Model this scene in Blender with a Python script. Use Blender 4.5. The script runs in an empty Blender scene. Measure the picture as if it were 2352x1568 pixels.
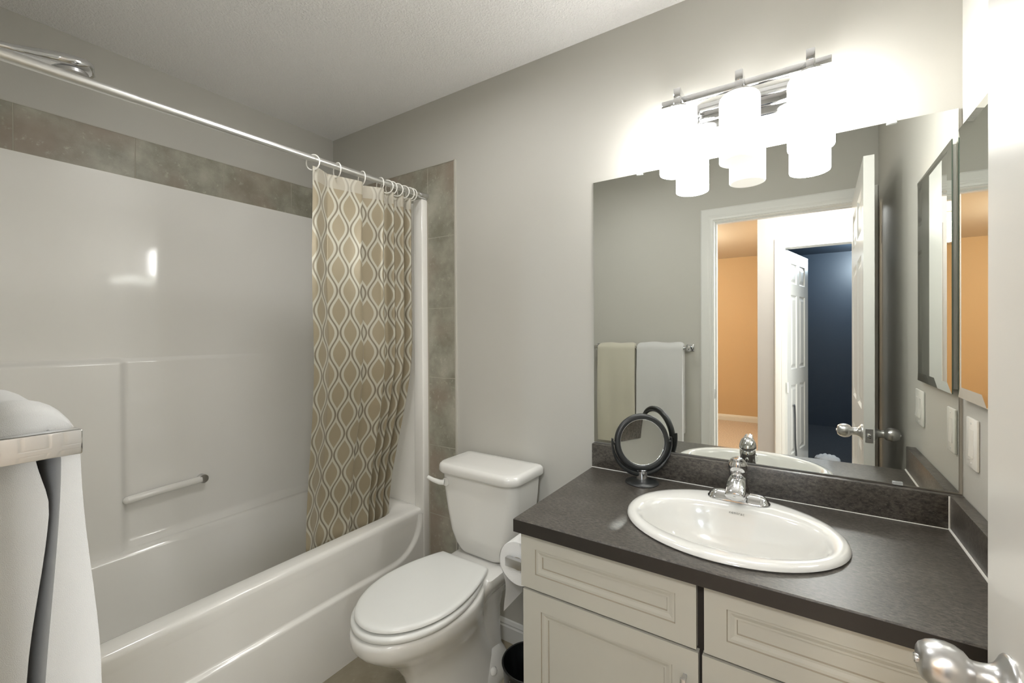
import bpy, bmesh, math, random
from math import sin, cos, pi, radians, sqrt
from mathutils import Vector, Matrix, Euler
random.seed(7)
C = bpy.context.scene.collection
scene = bpy.context.scene

# ------------------------------------------------------------------ camera
CAM_Y, CAM_H = -1.56006, 1.32961
yaw, pitch, roll = radians(33.4041), radians(-0.3314), radians(-0.3156)
Fw = Vector((-sin(yaw)*cos(pitch), cos(yaw)*cos(pitch), sin(pitch)))
Rt = Vector((cos(yaw), sin(yaw), 0))
Up = Rt.cross(Fw)
R2 = Rt*cos(roll) + Up*sin(roll)
U2 = Up*cos(roll) - Rt*sin(roll)
cam_data = bpy.data.cameras.new('camera')
cam_data.sensor_fit = 'HORIZONTAL'
cam_data.sensor_width = 36.0
cam_data.lens = 1006.374/2352*36
cam_data.shift_y = -17.3087/2352
cam_data.clip_start = 0.01
cam = bpy.data.objects.new('camera', cam_data)
cam.matrix_world = Matrix(((R2.x, U2.x, -Fw.x, 0), (R2.y, U2.y, -Fw.y, CAM_Y), (R2.z, U2.z, -Fw.z, CAM_H), (0, 0, 0, 1)))
C.objects.link(cam)
scene.camera = cam

# ------------------------------------------------------------------ world and exposure
world = bpy.data.worlds.new('world')
scene.world = world
world.use_nodes = True
world.node_tree.nodes['Background'].inputs[0].default_value = (0.9, 0.95, 1.0, 1)
world.node_tree.nodes['Background'].inputs[1].default_value = 1.0
scene.view_settings.view_transform = 'Standard'
scene.view_settings.look = 'None'
scene.view_settings.gamma = 1
scene.view_settings.exposure = 0.12

BULB, MIDDLE_GLOW, DOME = 27.0, 0.55, 1.2   # emission: burning shades, painted glow of the unlit middle shade, added ceiling domes
WINDOW_FILL_W = 65.0        # watts of fill light through the added hall window
ADDED_LAMPS = [              # added unseen ceiling lamps: room, location, watts, colour
    ('hall', (0.10, -2.22), 42.0, (0.98, 0.99, 1.0)),
    ('landing', (-1.50, -3.9), 72.0, (1.0, 0.87, 0.68)),
    ('blue room', (0.75, -5.2), 75.0, (0.75, 0.88, 1.0)),
    ('bathroom', (-1.00, -0.72), 5.8, (1.0, 1.0, 1.0)),
]

# ------------------------------------------------------------------ helpers
def S(r, g, b):
    f = lambda c: (c/255/12.92 if c/255 <= 0.04045 else ((c/255+0.055)/1.055)**2.4)
    return (f(r), f(g), f(b), 1)

class MB:
    """collects shapes for ONE mesh object"""
    def __init__(self):
        self.v, self.f, self.m, self.uv = [], [], [], {}
    def add(self, verts, faces, mat=0):
        o = len(self.v)
        self.v += [tuple(p) for p in verts]
        for f in faces:
            self.f.append(tuple(i+o for i in f)); self.m.append(mat)
        return self
    def box(self, x0, x1, y0, y1, z0, z1, bev=0.0, seg=2, mat=0, M=None):
        bm = bmesh.new()
        bmesh.ops.create_cube(bm, size=1)
        for v in bm.verts:
            v.co = Vector(((x0+x1)/2+v.co.x*(x1-x0), (y0+y1)/2+v.co.y*(y1-y0), (z0+z1)/2+v.co.z*(z1-z0)))
        if bev > 0:
            bmesh.ops.bevel(bm, geom=bm.edges[:], offset=bev, segments=seg, profile=0.5, affect='EDGES')
        return self.bm(bm, mat, M)
    def bm(self, bm, mat=0, M=None):
        bm.verts.index_update()
        vs = [(M @ v.co if M else v.co.copy()) for v in bm.verts]
        fs = [[v.index for v in f.verts] for f in bm.faces]
        bm.free()
        return self.add(vs, fs, mat)
    def loft(self, rings, cap0=True, cap1=True, mat=0, closed=True):
        n = len(rings[0]); vs = [p for r in rings for p in r]; fs = []
        for i in range(len(rings)-1):
            for j in range(n if closed else n-1):
                k = (j+1) % n
                fs.append((i*n+j, i*n+k, (i+1)*n+k, (i+1)*n+j))
        if cap0: fs.append(tuple(range(n-1, -1, -1)))
        if cap1: fs.append(tuple((len(rings)-1)*n+j for j in range(n)))
        return self.add(vs, fs, mat)
    def lathe(self, prof, origin=(0, 0, 0), axis=(0, 0, 1), n=32, mat=0, cap=True):
        a = Vector(axis).normalized(); o = Vector(origin)
        t = Vector((1, 0, 0)) if abs(a.x) < 0.9 else Vector((0, 1, 0))
        e1 = (t - a*t.dot(a)).normalized(); e2 = a.cross(e1)
        rings = [[o + a*h + (e1*cos(2*pi*k/n) + e2*sin(2*pi*k/n))*max(r, 1e-5) for k in range(n)] for r, h in prof]
        return self.loft(rings, cap, cap, mat)
    def tube(self, pts, r, n=12, mat=0, cap=True):
        P = [Vector(p) for p in pts]
        rr = r if isinstance(r, (list, tuple)) else [r]*len(P)
        rings = []; prev = None
        for i, p in enumerate(P):
            d = (P[min(i+1, len(P)-1)] - P[max(i-1, 0)]).normalized()
            if prev is None:
                t = Vector((0, 0, 1)) if abs(d.z) < 0.9 else Vector((1, 0, 0))
                e = (t - d*t.dot(d)).normalized()
            else:
                e = (prev - d*prev.dot(d)).normalized()
            prev = e; g = d.cross(e)
            rings.append([p + (e*cos(2*pi*k/n) + g*sin(2*pi*k/n))*rr[i] for k in range(n)])
        return self.loft(rings, cap, cap, mat)
    def torus(self, c, axis, R, r, n=32, m=10, mat=0, a0=0.0, a1=2*pi):
        a = Vector(axis).normalized(); c = Vector(c)
        t = Vector((0, 0, 1)) if abs(a.z) < 0.9 else Vector((1, 0, 0))
        e1 = (t - a*t.dot(a)).normalized(); e2 = a.cross(e1)
        full = abs(a1-a0-2*pi) < 1e-6
        N = n if full else n+1
        vs = []; fs = []
        for i in range(N):
            q = a0 + (a1-a0)*i/n
            d = e1*cos(q) + e2*sin(q)
            for j in range(m):
                w = 2*pi*j/m
                vs.append(c + d*(R + r*cos(w)) + a*r*sin(w))
        for i in range(n):
            i2 = (i+1) % N
            for j in range(m):
                j2 = (j+1) % m
                fs.append((i*m+j, i2*m+j, i2*m+j2, i*m+j2))
        if not full:
            fs.append(tuple(range(m-1, -1, -1))); fs.append(tuple(n*m+j for j in range(m)))
        return self.add(vs, fs, mat)
    def grid(self, fn, us, vs_, mat=0, uvfn=None):
        o = len(self.v)
        nu, nv = len(us), len(vs_)
        V = [fn(u, v) for v in vs_ for u in us]
        F = [(j*nu+i, j*nu+i+1, (j+1)*nu+i+1, (j+1)*nu+i) for j in range(nv-1) for i in range(nu-1)]
        self.add(V, F, mat)
        if uvfn:
            for j, v in enumerate(vs_):
                for i, u in enumerate(us): self.uv[o+j*nu+i] = uvfn(u, v)
        return self

def wpos(o):
    p = Vector((0, 0, 0))
    while o: p += o.location; o = o.parent
    return p

def obj(name, mb, mats, parent=None, local=False, angle=38, sub=0):
    """link mb as one mesh object; world coordinates unless local"""
    off = Vector((0, 0, 0)) if (local or parent is None) else wpos(parent)
    me = bpy.data.meshes.new(name)
    me.from_pydata([tuple(Vector(p)-off) for p in mb.v], [], mb.f)
    for m in (mats if isinstance(mats, (list, tuple)) else [mats]): me.materials.append(m)
    me.polygons.foreach_set('material_index', mb.m)
    me.polygons.foreach_set('use_smooth', [True]*len(me.polygons))
    bm = bmesh.new(); bm.from_mesh(me)
    bmesh.ops.recalc_face_normals(bm, faces=bm.faces[:])
    bm.to_mesh(me); bm.free()
    if mb.uv:
        L = me.uv_layers.new(name='cloth')
        for lp in me.loops: L.data[lp.index].uv = mb.uv.get(lp.vertex_index, (0, 0))
    me.update()
    me.set_sharp_from_angle(angle=radians(angle))
    o = bpy.data.objects.new(name, me)
    C.objects.link(o)
    if parent is not None: o.parent = parent
    if sub:
        s = o.modifiers.new('smooth', 'SUBSURF'); s.levels = sub; s.render_levels = sub
    return o

def tag(o, label, cat, group=None):
    o['label'] = label; o['category'] = cat
    if group: o['group'] = group
    return o

def thing(name, label, cat, loc=(0, 0, 0), group=None, rot=(0, 0, 0)):
    o = bpy.data.objects.new(name, None); C.objects.link(o)
    o.location = loc; o.rotation_euler = rot
    o.empty_display_size = 0.05
    return tag(o, label, cat, group)

def struct(name, mb, mats, parent=None, label=None, **k):
    o = obj(name, mb, mats, parent, **k)
    if parent is None: o['kind'] = 'structure'
    if label: o['label'] = label
    return o

def smooth(a, b, x):
    t = min(1, max(0, (x-a)/(b-a))); return t*t*(3-2*t)

def lin(a, b, n): return [a+(b-a)*i/(n-1) for i in range(n)]

def rrect(x0, x1, y0, y1, r, z, n=6):
    """rounded rectangle ring in a horizontal plane"""
    rs = r if isinstance(r, (list, tuple)) else [r]*4
    out = []
    for (cx, cy, a, q) in ((x1, y1, 0, rs[0]), (x0, y1, 90, rs[1]), (x0, y0, 180, rs[2]), (x1, y0, 270, rs[3])):
        sx = -1 if cx == x1 else 1; sy = -1 if cy == y1 else 1
        for k in range(n+1):
            t = radians(a + 90*k/n)
            out.append((cx+sx*q+q*cos(t), cy+sy*q+q*sin(t), z))
    return out

# ------------------------------------------------------------------ materials
def new_mat(name):
    m = bpy.data.materials.new(name); m.use_nodes = True
    return m, m.node_tree, m.node_tree.nodes['Principled BSDF']

def plain(name, col, rough=0.5, metal=0.0, spec=0.5, coat=0.0, var=0.0, scale=8.0, bump=0.0, bscale=200.0, sheen=0.0, aniso=0.0):
    m, t, b = new_mat(name)
    b.inputs['Base Color'].default_value = col
    b.inputs['Roughness'].default_value = rough
    b.inputs['Metallic'].default_value = metal
    b.inputs['Specular IOR Level'].default_value = spec
    b.inputs['Coat Weight'].default_value = coat
    b.inputs['Coat Roughness'].default_value = 0.08
    b.inputs['Sheen Weight'].default_value = sheen
    tc = t.nodes.new('ShaderNodeTexCoord')
    if var > 0:
        n = t.nodes.new('ShaderNodeTexNoise'); n.inputs['Scale'].default_value = scale; n.inputs['Detail'].default_value = 4
        r = t.nodes.new('ShaderNodeMixRGB'); r.blend_type = 'MULTIPLY'; r.inputs[1].default_value = col
        rm = t.nodes.new('ShaderNodeMapRange'); rm.inputs[1].default_value = 0.3; rm.inputs[2].default_value = 0.7
        rm.inputs[3].default_value = 1-var; rm.inputs[4].default_value = 1+var*0.3
        t.links.new(tc.outputs['Object'], n.inputs['Vector'])
        t.links.new(n.outputs['Fac'], rm.inputs[0])
        cb = t.nodes.new('ShaderNodeCombineColor')
        for i in range(3): t.links.new(rm.outputs[0], cb.inputs[i])
        r.inputs[0].default_value = 1
        t.links.new(cb.outputs[0], r.inputs[2]); t.links.new(r.outputs[0], b.inputs['Base Color'])
    if bump > 0:
        n2 = t.nodes.new('ShaderNodeTexNoise'); n2.inputs['Scale'].default_value = bscale; n2.inputs['Detail'].default_value = 3
        bp = t.nodes.new('ShaderNodeBump'); bp.inputs['Strength'].default_value = bump; bp.inputs['Distance'].default_value = 0.004
        t.links.new(tc.outputs['Object'], n2.inputs['Vector'])
        t.links.new(n2.outputs['Fac'], bp.inputs['Height']); t.links.new(bp.outputs[0], b.inputs['Normal'])
    return m

M_wall = plain('greige wall paint', S(193, 191, 183), 0.55, bump=0.05, bscale=160)
M_hallwall = plain('hall wall paint', S(174, 169, 164), 0.6)
M_tanwall = plain('tan wall paint', S(206, 178, 140), 0.6)
M_blue = plain('navy wall paint', S(52, 62, 74), 0.42)
M_trim = plain('white trim paint', S(226, 226, 222), 0.32)
M_door = plain('white door paint', S(226, 226, 222), 0.28, coat=0.3)
M_carpet = plain('pale carpet', S(214, 200, 186), 0.95, var=0.25, scale=60, bump=0.6, bscale=400)
M_acrylic = plain('white glossy acrylic', S(240, 238, 232), 0.075, coat=0.2)
M_porcelain = plain('white porcelain', S(230, 229, 224), 0.08, coat=0.5)
M_plastic = plain('white seat plastic', S(228, 229, 225), 0.22)
M_chrome = plain('polished chrome', S(225, 226, 228), 0.07, metal=1.0)
M_satin = plain('satin nickel', S(205, 205, 205), 0.31, metal=1.0)
M_brushed = plain('brushed steel rod', S(232, 232, 230), 0.30, metal=1.0)
M_mirror = plain('silvered mirror', S(236, 238, 234), 0.0, metal=1.0)
M_mirredge = plain('mirror glass edge', S(120, 135, 125), 0.1)
M_caulk = plain('white caulk', S(225, 224, 218), 0.45)
M_grout = plain('light tile grout', S(172, 167, 153), 0.8)
M_edge = plain('pale tile edging', S(188, 185, 174), 0.4)
M_cab = plain('antiqued cream cabinet paint', S(190, 187, 175), 0.42, var=0.05, scale=3)
M_glaze = plain('brown glaze in cabinet grooves', S(160, 151, 134), 0.5)
M_dark = plain('dark gap', S(40, 34, 28), 0.8)
M_black = plain('matte black plastic', S(38, 40, 40), 0.38)
M_binblack = plain('glossy black plastic', S(22, 23, 23), 0.25)
M_towelw = plain('white terry cloth', S(216, 216, 214), 0.95, bump=0.35, bscale=1400, sheen=0.4)
M_towelc = plain('cream terry cloth', S(210, 206, 188), 0.95, bump=0.35, bscale=1400, sheen=0.4)
M_paper = plain('toilet paper', S(232, 231, 228), 0.9, bump=0.2, bscale=300)
M_core = plain('cardboard core', S(186, 178, 164), 0.9)
M_switch = plain('white switch plastic', S(234, 233, 226), 0.3)
M_red = plain('red dot', S(140, 30, 40), 0.3)
M_ink = plain('grey printed ink', S(120, 120, 112), 0.5)
M_rubber = plain('dark grey rod', S(70, 74, 78), 0.4)
M_ringw = plain('ivory ring plastic', S(240, 238, 230), 0.3)
M_linen = plain('white cloth', S(225, 226, 228), 0.9)

def ceiling_mat():
    m, t, b = new_mat('stippled ceiling')
    b.inputs['Base Color'].default_value = S(246, 245, 243)
    b.inputs['Roughness'].default_value = 0.9
    tc = t.nodes.new('ShaderNodeTexCoord')
    n = t.nodes.new('ShaderNodeTexNoise'); n.inputs['Scale'].default_value = 135; n.inputs['Detail'].default_value = 3; n.inputs['Roughness'].default_value = 0.55
    r = t.nodes.new('ShaderNodeValToRGB'); r.color_ramp.elements[0].position = 0.42; r.color_ramp.elements[1].position = 0.62
    bp = t.nodes.new('ShaderNodeBump'); bp.inputs['Strength'].default_value = 0.5; bp.inputs['Distance'].default_value = 0.005
    t.links.new(tc.outputs['Object'], n.inputs['Vector']); t.links.new(n.outputs['Fac'], r.inputs[0])
    t.links.new(r.outputs[0], bp.inputs['Height']); t.links.new(bp.outputs[0], b.inputs['Normal'])
    return m
M_ceil = ceiling_mat()

def stone_mat(name, c1, c2, c3, rough=0.45, scale=7.0, fleck=0.5):
    m, t, b = new_mat(name)
    tc = t.nodes.new('ShaderNodeTexCoord')
    n = t.nodes.new('ShaderNodeTexNoise'); n.inputs['Scale'].default_value = scale; n.inputs['Detail'].default_value = 9; n.inputs['Roughness'].default_value = 0.65
    n2 = t.nodes.new('ShaderNodeTexNoise'); n2.inputs['Scale'].default_value = scale*0.45; n2.inputs['Detail'].default_value = 2
    n3 = t.nodes.new('ShaderNodeTexNoise'); n3.inputs['Scale'].default_value = scale*5; n3.inputs['Detail'].default_value = 8; n3.inputs['Roughness'].default_value = 0.7
    for q in (n, n2, n3): t.links.new(tc.outputs['Object'], q.inputs['Vector'])
    r = t.nodes.new('ShaderNodeValToRGB'); r.color_ramp.elements[0].position = 0.35; r.color_ramp.elements[1].position = 0.66
    r.color_ramp.elements[0].color = c1; r.color_ramp.elements[1].color = c2
    r2 = t.nodes.new('ShaderNodeValToRGB'); r2.color_ramp.elements[0].position = 0.5; r2.color_ramp.elements[1].position = 0.68
    r2.color_ramp.elements[0].color = (0, 0, 0, 1); r2.color_ramp.elements[1].color = (0.7, 0.7, 0.7, 1)
    r3 = t.nodes.new('ShaderNodeValToRGB'); r3.color_ramp.elements[0].position = 0.58; r3.color_ramp.elements[1].position = 0.72
    r3.color_ramp.elements[0].color = (0, 0, 0, 1); r3.color_ramp.elements[1].color = (fleck, fleck, fleck, 1)
    mx = t.nodes.new('ShaderNodeMixRGB'); mx.inputs[2].default_value = c3
    mx2 = t.nodes.new('ShaderNodeMixRGB'); mx2.inputs[2].default_value = tuple(min(1, c*1.7) for c in c2[:3])+(1,)
    t.links.new(n.outputs['Fac'], r.inputs[0]); t.links.new(n2.outputs['Fac'], r2.inputs[0]); t.links.new(n3.outputs['Fac'], r3.inputs[0])
    t.links.new(r2.outputs[0], mx.inputs[0]); t.links.new(r.outputs[0], mx.inputs[1])
    t.links.new(r3.outputs[0], mx2.inputs[0]); t.links.new(mx.outputs[0], mx2.inputs[1])
    t.links.new(mx2.outputs[0], b.inputs['Base Color'])
    b.inputs['Roughness'].default_value = rough
    return m
def laminate_mat():
    m, t, b = new_mat('dark flecked laminate')
    tc = t.nodes.new('ShaderNodeTexCoord')
    mp = t.nodes.new('ShaderNodeMapping'); mp.inputs['Rotation'].default_value = (0, 0, 0.5); mp.inputs['Scale'].default_value = (1.0, 2.0, 1.6)
    t.links.new(tc.outputs['Object'], mp.inputs[0])
    def noise(sc, det, ro):
        n = t.nodes.new('ShaderNodeTexNoise'); n.inputs['Scale'].default_value = sc; n.inputs['Detail'].default_value = det; n.inputs['Roughness'].default_value = ro
        t.links.new(mp.outputs[0], n.inputs['Vector']); return n
    def ramp(n, p0, p1, c0, c1):
        r = t.nodes.new('ShaderNodeValToRGB'); e = r.color_ramp.elements
        e[0].position = p0; e[1].position = p1; e[0].color = c0; e[1].color = c1
        t.links.new(n.outputs['Fac'], r.inputs[0]); return r
    a = ramp(noise(85, 5, 0.65), 0.38, 0.64, S(42, 38, 34), S(96, 91, 84))
    f = ramp(noise(185, 3, 0.6), 0.56, 0.68, (0, 0, 0, 1), (0.55, 0.55, 0.55, 1))
    g = ramp(noise(9, 3, 0.5), 0.4, 0.65, S(225, 222, 218), S(255, 255, 255))
    mx = t.nodes.new('ShaderNodeMixRGB'); mx.inputs[2].default_value = S(128, 122, 113)
    t.links.new(f.outputs[0], mx.inputs[0]); t.links.new(a.outputs[0], mx.inputs[1])
    ml = t.nodes.new('ShaderNodeMixRGB'); ml.blend_type = 'MULTIPLY'; ml.inputs[0].default_value = 1
    t.links.new(mx.outputs[0], ml.inputs[1]); t.links.new(g.outputs[0], ml.inputs[2])
    t.links.new(ml.outputs[0], b.inputs['Base Color'])
    b.inputs['Roughness'].default_value = 0.36
    b.inputs['Specular IOR Level'].default_value = 0.95
    return m
M_tile = stone_mat('grey stone tile', S(136, 134, 119), S(175, 172, 157), S(148, 132, 117), 0.42, 8.0, 0.4)
M_floor = stone_mat('taupe floor tile', S(142, 134, 114), S(170, 162, 142), S(136, 124, 102), 0.4, 5.0, 0.2)
M_counter = laminate_mat()

def shade_mat(name, strength):
    m, t, b = new_mat(name)
    b.inputs['Base Color'].default_value = S(242, 240, 234)
    b.inputs['Roughness'].default_value = 0.25
    if strength > 0:
        b.inputs['Emission Color'].default_value = (1.0, 0.993, 0.978, 1)
        b.inputs['Emission Strength'].default_value = strength
    return m
M_shade_on = shade_mat('lit opal glass', BULB)
M_shade_off = shade_mat('unlit opal glass with painted glow', MIDDLE_GLOW)  # emission painted in for neighbouring shades' light through the unlit glass
M_dome = shade_mat('frosted dome glass', DOME)

def clear_mat():
    m, t, b = new_mat('clear plastic')
    b.inputs['Base Color'].default_value = (0.9, 0.92, 0.92, 1)
    b.inputs['Roughness'].default_value = 0.08
    b.inputs['Transmission Weight'].default_value = 0.7
    b.inputs['IOR'].default_value = 1.3
    return m
M_clear = clear_mat()

def film_mat():
    m, t, b = new_mat('thin translucent bag film')
    b.inputs['Base Color'].default_value = (0.75, 0.77, 0.78, 1)
    b.inputs['Roughness'].default_value = 0.18
    b.inputs['Alpha'].default_value = 0.35
    return m
M_shaded_edge = plain('laminate edge with painted shade', S(46, 42, 38), 0.42, var=0.12, scale=40)
M_film = film_mat()
M_pane = film_mat()
M_pane.name = 'window glass'
M_pane.node_tree.nodes['Principled BSDF'].inputs['Alpha'].default_value = 0.08
M_pane.node_tree.nodes['Principled BSDF'].inputs['Roughness'].default_value = 0.02

def curtain_mat(pale=0.0):
    """ogee trellis: brown leaf, cream band, dark outline"""
    m, t, b = new_mat('ogee patterned curtain fabric' if pale == 0 else 'curtain header strip')
    N = t.nodes; L = t.links
    uv = N.new('ShaderNodeUVMap'); uv.uv_map = 'cloth'
    sp = N.new('ShaderNodeSeparateXYZ'); L.new(uv.outputs[0], sp.inputs[0])
    def M(op, a, bb=None):
        n = N.new('ShaderNodeMath'); n.operation = op
        for i, x in enumerate((a, bb)):
            if x is None: continue
            if isinstance(x, (int, float)): n.inputs[i].default_value = x
            else: L.new(x, n.inputs[i])
        return n.outputs[0]
    u = M('DIVIDE', sp.outputs[0], 0.086)
    v = M('DIVIDE', sp.outputs[1], 0.166)
    uf = M('ABSOLUTE', M('SUBTRACT', M('FRACT', M('ADD', u, 0.5)), 0.5))
    w = M('ADD', 0.25, M('MULTIPLY', 0.195, M('COSINE', M('MULTIPLY', v, 2*pi))))
    d = M('ABSOLUTE', M('SUBTRACT', uf, w))
    r = N.new('ShaderNodeValToRGB'); r.color_ramp.interpolation = 'LINEAR'
    e = r.color_ramp.elements
    dark, cream, leaf = S(130, 121, 103), S(192, 188, 171), S(158, 146, 121)
    e[0].position = 0.0; e[0].color = dark
    e[1].position = 0.036; e[1].color = dark
    for p, c in ((0.048, cream), (0.150, cream), (0.160, leaf), (1.0, leaf)):
        q = e.new(p); q.color = c
    L.new(d, r.inputs[0])
    pm = N.new('ShaderNodeMixRGB'); pm.inputs[0].default_value = pale; pm.inputs[2].default_value = S(192, 187, 174)
    L.new(r.outputs[0], pm.inputs[1]); L.new(pm.outputs[0], b.inputs['Base Color'])
    b.inputs['Roughness'].default_value = 0.36
    b.inputs['Metallic'].default_value = 0.2
    b.inputs['Sheen Weight'].default_value = 0.3
    wv = N.new('ShaderNodeTexWave'); wv.inputs['Scale'].default_value = 240
    L.new(uv.outputs[0], wv.inputs['Vector'])
    bp = N.new('ShaderNodeBump'); bp.inputs['Strength'].default_value = 0.06; bp.inputs['Distance'].default_value = 0.001
    L.new(wv.outputs['Fac'], bp.inputs['Height']); L.new(bp.outputs[0], b.inputs['Normal'])
    tr = N.new('ShaderNodeBsdfTranslucent'); L.new(r.outputs[0], tr.inputs[0])
    mx = N.new('ShaderNodeMixShader'); mx.inputs[0].default_value = 0.18
    out = N['Material Output']
    L.new(b.outputs[0], mx.inputs[1]); L.new(tr.outputs[0], mx.inputs[2]); L.new(mx.outputs[0], out.inputs['Surface'])
    return m
M_curtain = curtain_mat()
M_header = curtain_mat(0.62)

# ------------------------------------------------------------------ room numbers
XL, XR, YN, H = -2.2654, 0.3427, -1.515, 2.44
WT = 0.12
YO = YN-WT                      # hall side of the near wall
JX0, JX1, JZ = -0.473, 0.295, 2.037   # doorway clear opening
HY = -2.89                      # hall wall face
HX = -0.335                     # its free corner

# ------------------------------------------------------------------ structure
struct('wall_back', MB().box(XL-0.1, XR+0.1, 0, 0.1, 0, H), M_wall)
struct('wall_left', MB().box(XL-0.1, XL, YN, 0, 0, H), M_wall)
struct('wall_right', MB().box(XR, XR+0.1, YN, 0, 0, H), M_wall)
nw = MB()
nw.box(-2.6, JX0-0.018, YO, YN, 0, H); nw.box(JX1+0.018, 1.6, YO, YN, 0, H); nw.box(JX0-0.018, JX1+0.018, YO, YN, JZ+0.018, H)
struct('wall_near', nw, [M_wall])
struct('ceiling', MB().box(XL-0.1, XR+0.1, YN, 0, H, H+0.08), M_ceil)
fl = MB()
T = 0.33
x = XL
fl.box(XL, XR, YN, 0, -0.05, -0.003, mat=1)
yy = 0.0
while yy > YN-0.01:
    xx = XL+0.06
    while xx < XR:
        fl.box(xx+0.002, min(xx+T-0.002, XR), max(yy-T+0.002, YN), yy-0.002, -0.01, 0.0, bev=0.0008, seg=1)
        xx += T
    yy -= T
struct('floor', fl, [M_floor, M_grout])

bb = MB()
def base_profile(y, s):
    return [(0, 0.0), (s*0.013, 0.0), (s*0.013, 0.062), (s*0.009, 0.068), (s*0.010, 0.074), (s*0.005, 0.086), (0, 0.09)]
def baseboard(name, x0, x1, y, s, mat=M_trim):
    m = MB()
    m.loft([[(x, y+d, z) for d, z in base_profile(y, s)] for x in (x0, x1)])
    return struct(name, m, mat, angle=25)
baseboard('baseboard_back', -1.337, -0.648, 0, -1)
baseboard('baseboard_near', -1.51, JX0-0.08, YN, 1)

# doorway casing and jamb lining
def casing(m, x0, x1, ztop, yf, ny, wl=0.072, wr=0.072, wt=0.072, t=0.014):
    """mitred moulded casing round an opening x0..x1, up to ztop, on the wall face yf"""
    prof = [(0, 0), (0, 0.55), (0.12, 0.62), (0.22, 0.85), (0.34, 0.80), (0.44, 1), (0.9, 1), (1, 0.7), (1, 0)]
    r = []
    for px, pz in (('l', 0), ('l', 1), ('r', 1), ('r', 0)):
        ring = []
        for a, b in prof:
            x = x0-0.006-a*wl if px == 'l' else x1+0.006+a*wr
            z = (ztop+0.006+a*wt) if pz else 0.0
            ring.append((x, yf+ny*b*t, z))
        r.append(ring)
    m.loft(r)
tr = MB()
tr.box(JX0-0.018, JX0, YO, YN, 0, JZ+0.018); tr.box(JX1, JX1+0.018, YO, YN, 0, JZ+0.018); tr.box(JX0, JX1, YO, YN, JZ, JZ+0.018)
tr.box(JX0, JX0+0.01, YN-0.075, YN-0.04, 0, JZ-0.0102); tr.box(JX0, JX1, YN-0.075, YN-0.04, JZ-0.01, JZ)
casing(tr, JX0, JX1, JZ, YN, 1, wr=0.040)
casing(tr, JX0, JX1, JZ, YO, -1)
t1 = struct('trim_1', tr, M_trim, label='white moulded casing of the bathroom doorway', angle=25)
obj('strike_plate', MB().box(JX0-0.001, JX0+0.0015, YN-0.036, YN-0.006, 0.895, 0.957, bev=0.0007, seg=1), M_satin, t1)

# stone tile band and column around the tub unit
Z1, Z2 = 1.9588, 2.1266
tl = MB()
tl.box(XL, XL+0.0072, YN, 0, Z1, Z2, mat=1)
ys = [YN, -1.242, -0.911, -0.583, -0.257, -0.004]
for a, b in zip(ys[:-1], ys[1:]):
    tl.box(XL+0.002, XL+0.008, a+0.0015, b-0.0015, Z1, Z2-0.002, bev=0.001, seg=1)
tl.box(XL, XL+0.010, YN, 0, Z2-0.003, Z2+0.001, mat=2)
struct('trim_2', tl, [M_tile, M_grout, M_edge], label='band of grey stone tile along the tub wall')
tb = MB()
XT = -1.3373
tb.box(XL, XT, -0.0072, 0, Z1, Z2, mat=1); tb.box(-1.5145, XT, -0.0072, 0, 0, Z1, mat=1)
for a, b in ((XL+0.008, -1.842), (-1.842, -1.5084), (-1.5084, XT)):
    if b < XT: tb.box(a+0.0015, b-0.0015, -0.008, -0.002, Z1, Z2-0.002, bev=0.001, seg=1)
zs = [0, 0.1215, 0.4525, 0.785, 1.1125, 1.443, 1.7804, Z2-0.002]
for a, b in zip(zs[:-1], zs[1:]):
    tb.box(-1.5084+0.0015, XT-0.003, -0.008, -0.002, a+0.0015, b-0.0015, bev=0.001, seg=1)
tb.box(XT-0.003, XT+0.004, -0.010, 0, 0, Z2+0.001, mat=2)
tb.box(XL, XT, -0.010, 0, Z2-0.003, Z2+0.001, mat=2)
struct('trim_3', tb, [M_tile, M_grout, M_edge], label='column of grey stone tile beside the toilet')

# ------------------------------------------------------------------ hall, landing and blue bedroom seen in the mirror
YF = -5.75
struct('floor_hall', MB().box(-2.6, 2.1, -6.1, YN, -0.05, -0.0005), M_carpet)
struct('ceiling_hall', MB().box(-2.7, 2.2, -6.2, YO, H, H+0.08), plain('hall ceiling paint', S(222, 216, 208), 0.8))
struct('floor_bedroom', MB().box(HX+0.12, 2.1, -6.0, HY-WT, 0, 0.006), plain('dark navy carpet', S(50, 54, 60), 0.95, var=0.2, scale=60))
HD0, HD1, HDZ = -0.127, 0.64, 2.05
hw = MB()
hw.box(HX, HD0-0.018, HY-WT, HY, 0, H); hw.box(HD1+0.018, 1.6, HY-WT, HY, 0, H); hw.box(HD0-0.018, HD1+0.018, HY-WT, HY, HDZ+0.018, H)
struct('wall_hall', hw, M_hallwall)
WY0, WY1, WZ0, WZ1 = -2.76, -1.84, 0.92, 2.12
we = MB()
we.box(1.6, 1.7, HY-WT, WY0, 0, H); we.box(1.6, 1.7, WY1, YN, 0, H); we.box(1.6, 1.7, WY0, WY1, 0, WZ0); we.box(1.6, 1.7, WY0, WY1, WZ1, H)
struct('wall_hall_end', we, M_hallwall)
wf = MB()
for a, b, c, d in ((WY0, WY0+0.045, WZ0, WZ1), (WY1-0.045, WY1, WZ0, WZ1), (WY0+0.045, WY1-0.045, WZ0, WZ0+0.045), (WY0+0.045, WY1-0.045, WZ1-0.045, WZ1), (-2.32, -2.28, WZ0+0.045, WZ1-0.045)):
    wf.box(1.62, 1.68, a, b, c, d, bev=0.003, seg=1)
w1 = struct('added_window_1', wf, M_trim, label='added unseen white framed window at the end of the hall')  # unseen window, added to bring side light into the bathroom
obj('pane', MB().box(1.648, 1.652, WY0+0.045, WY1-0.045, WZ0+0.045, WZ1-0.045), M_pane, w1)
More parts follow.
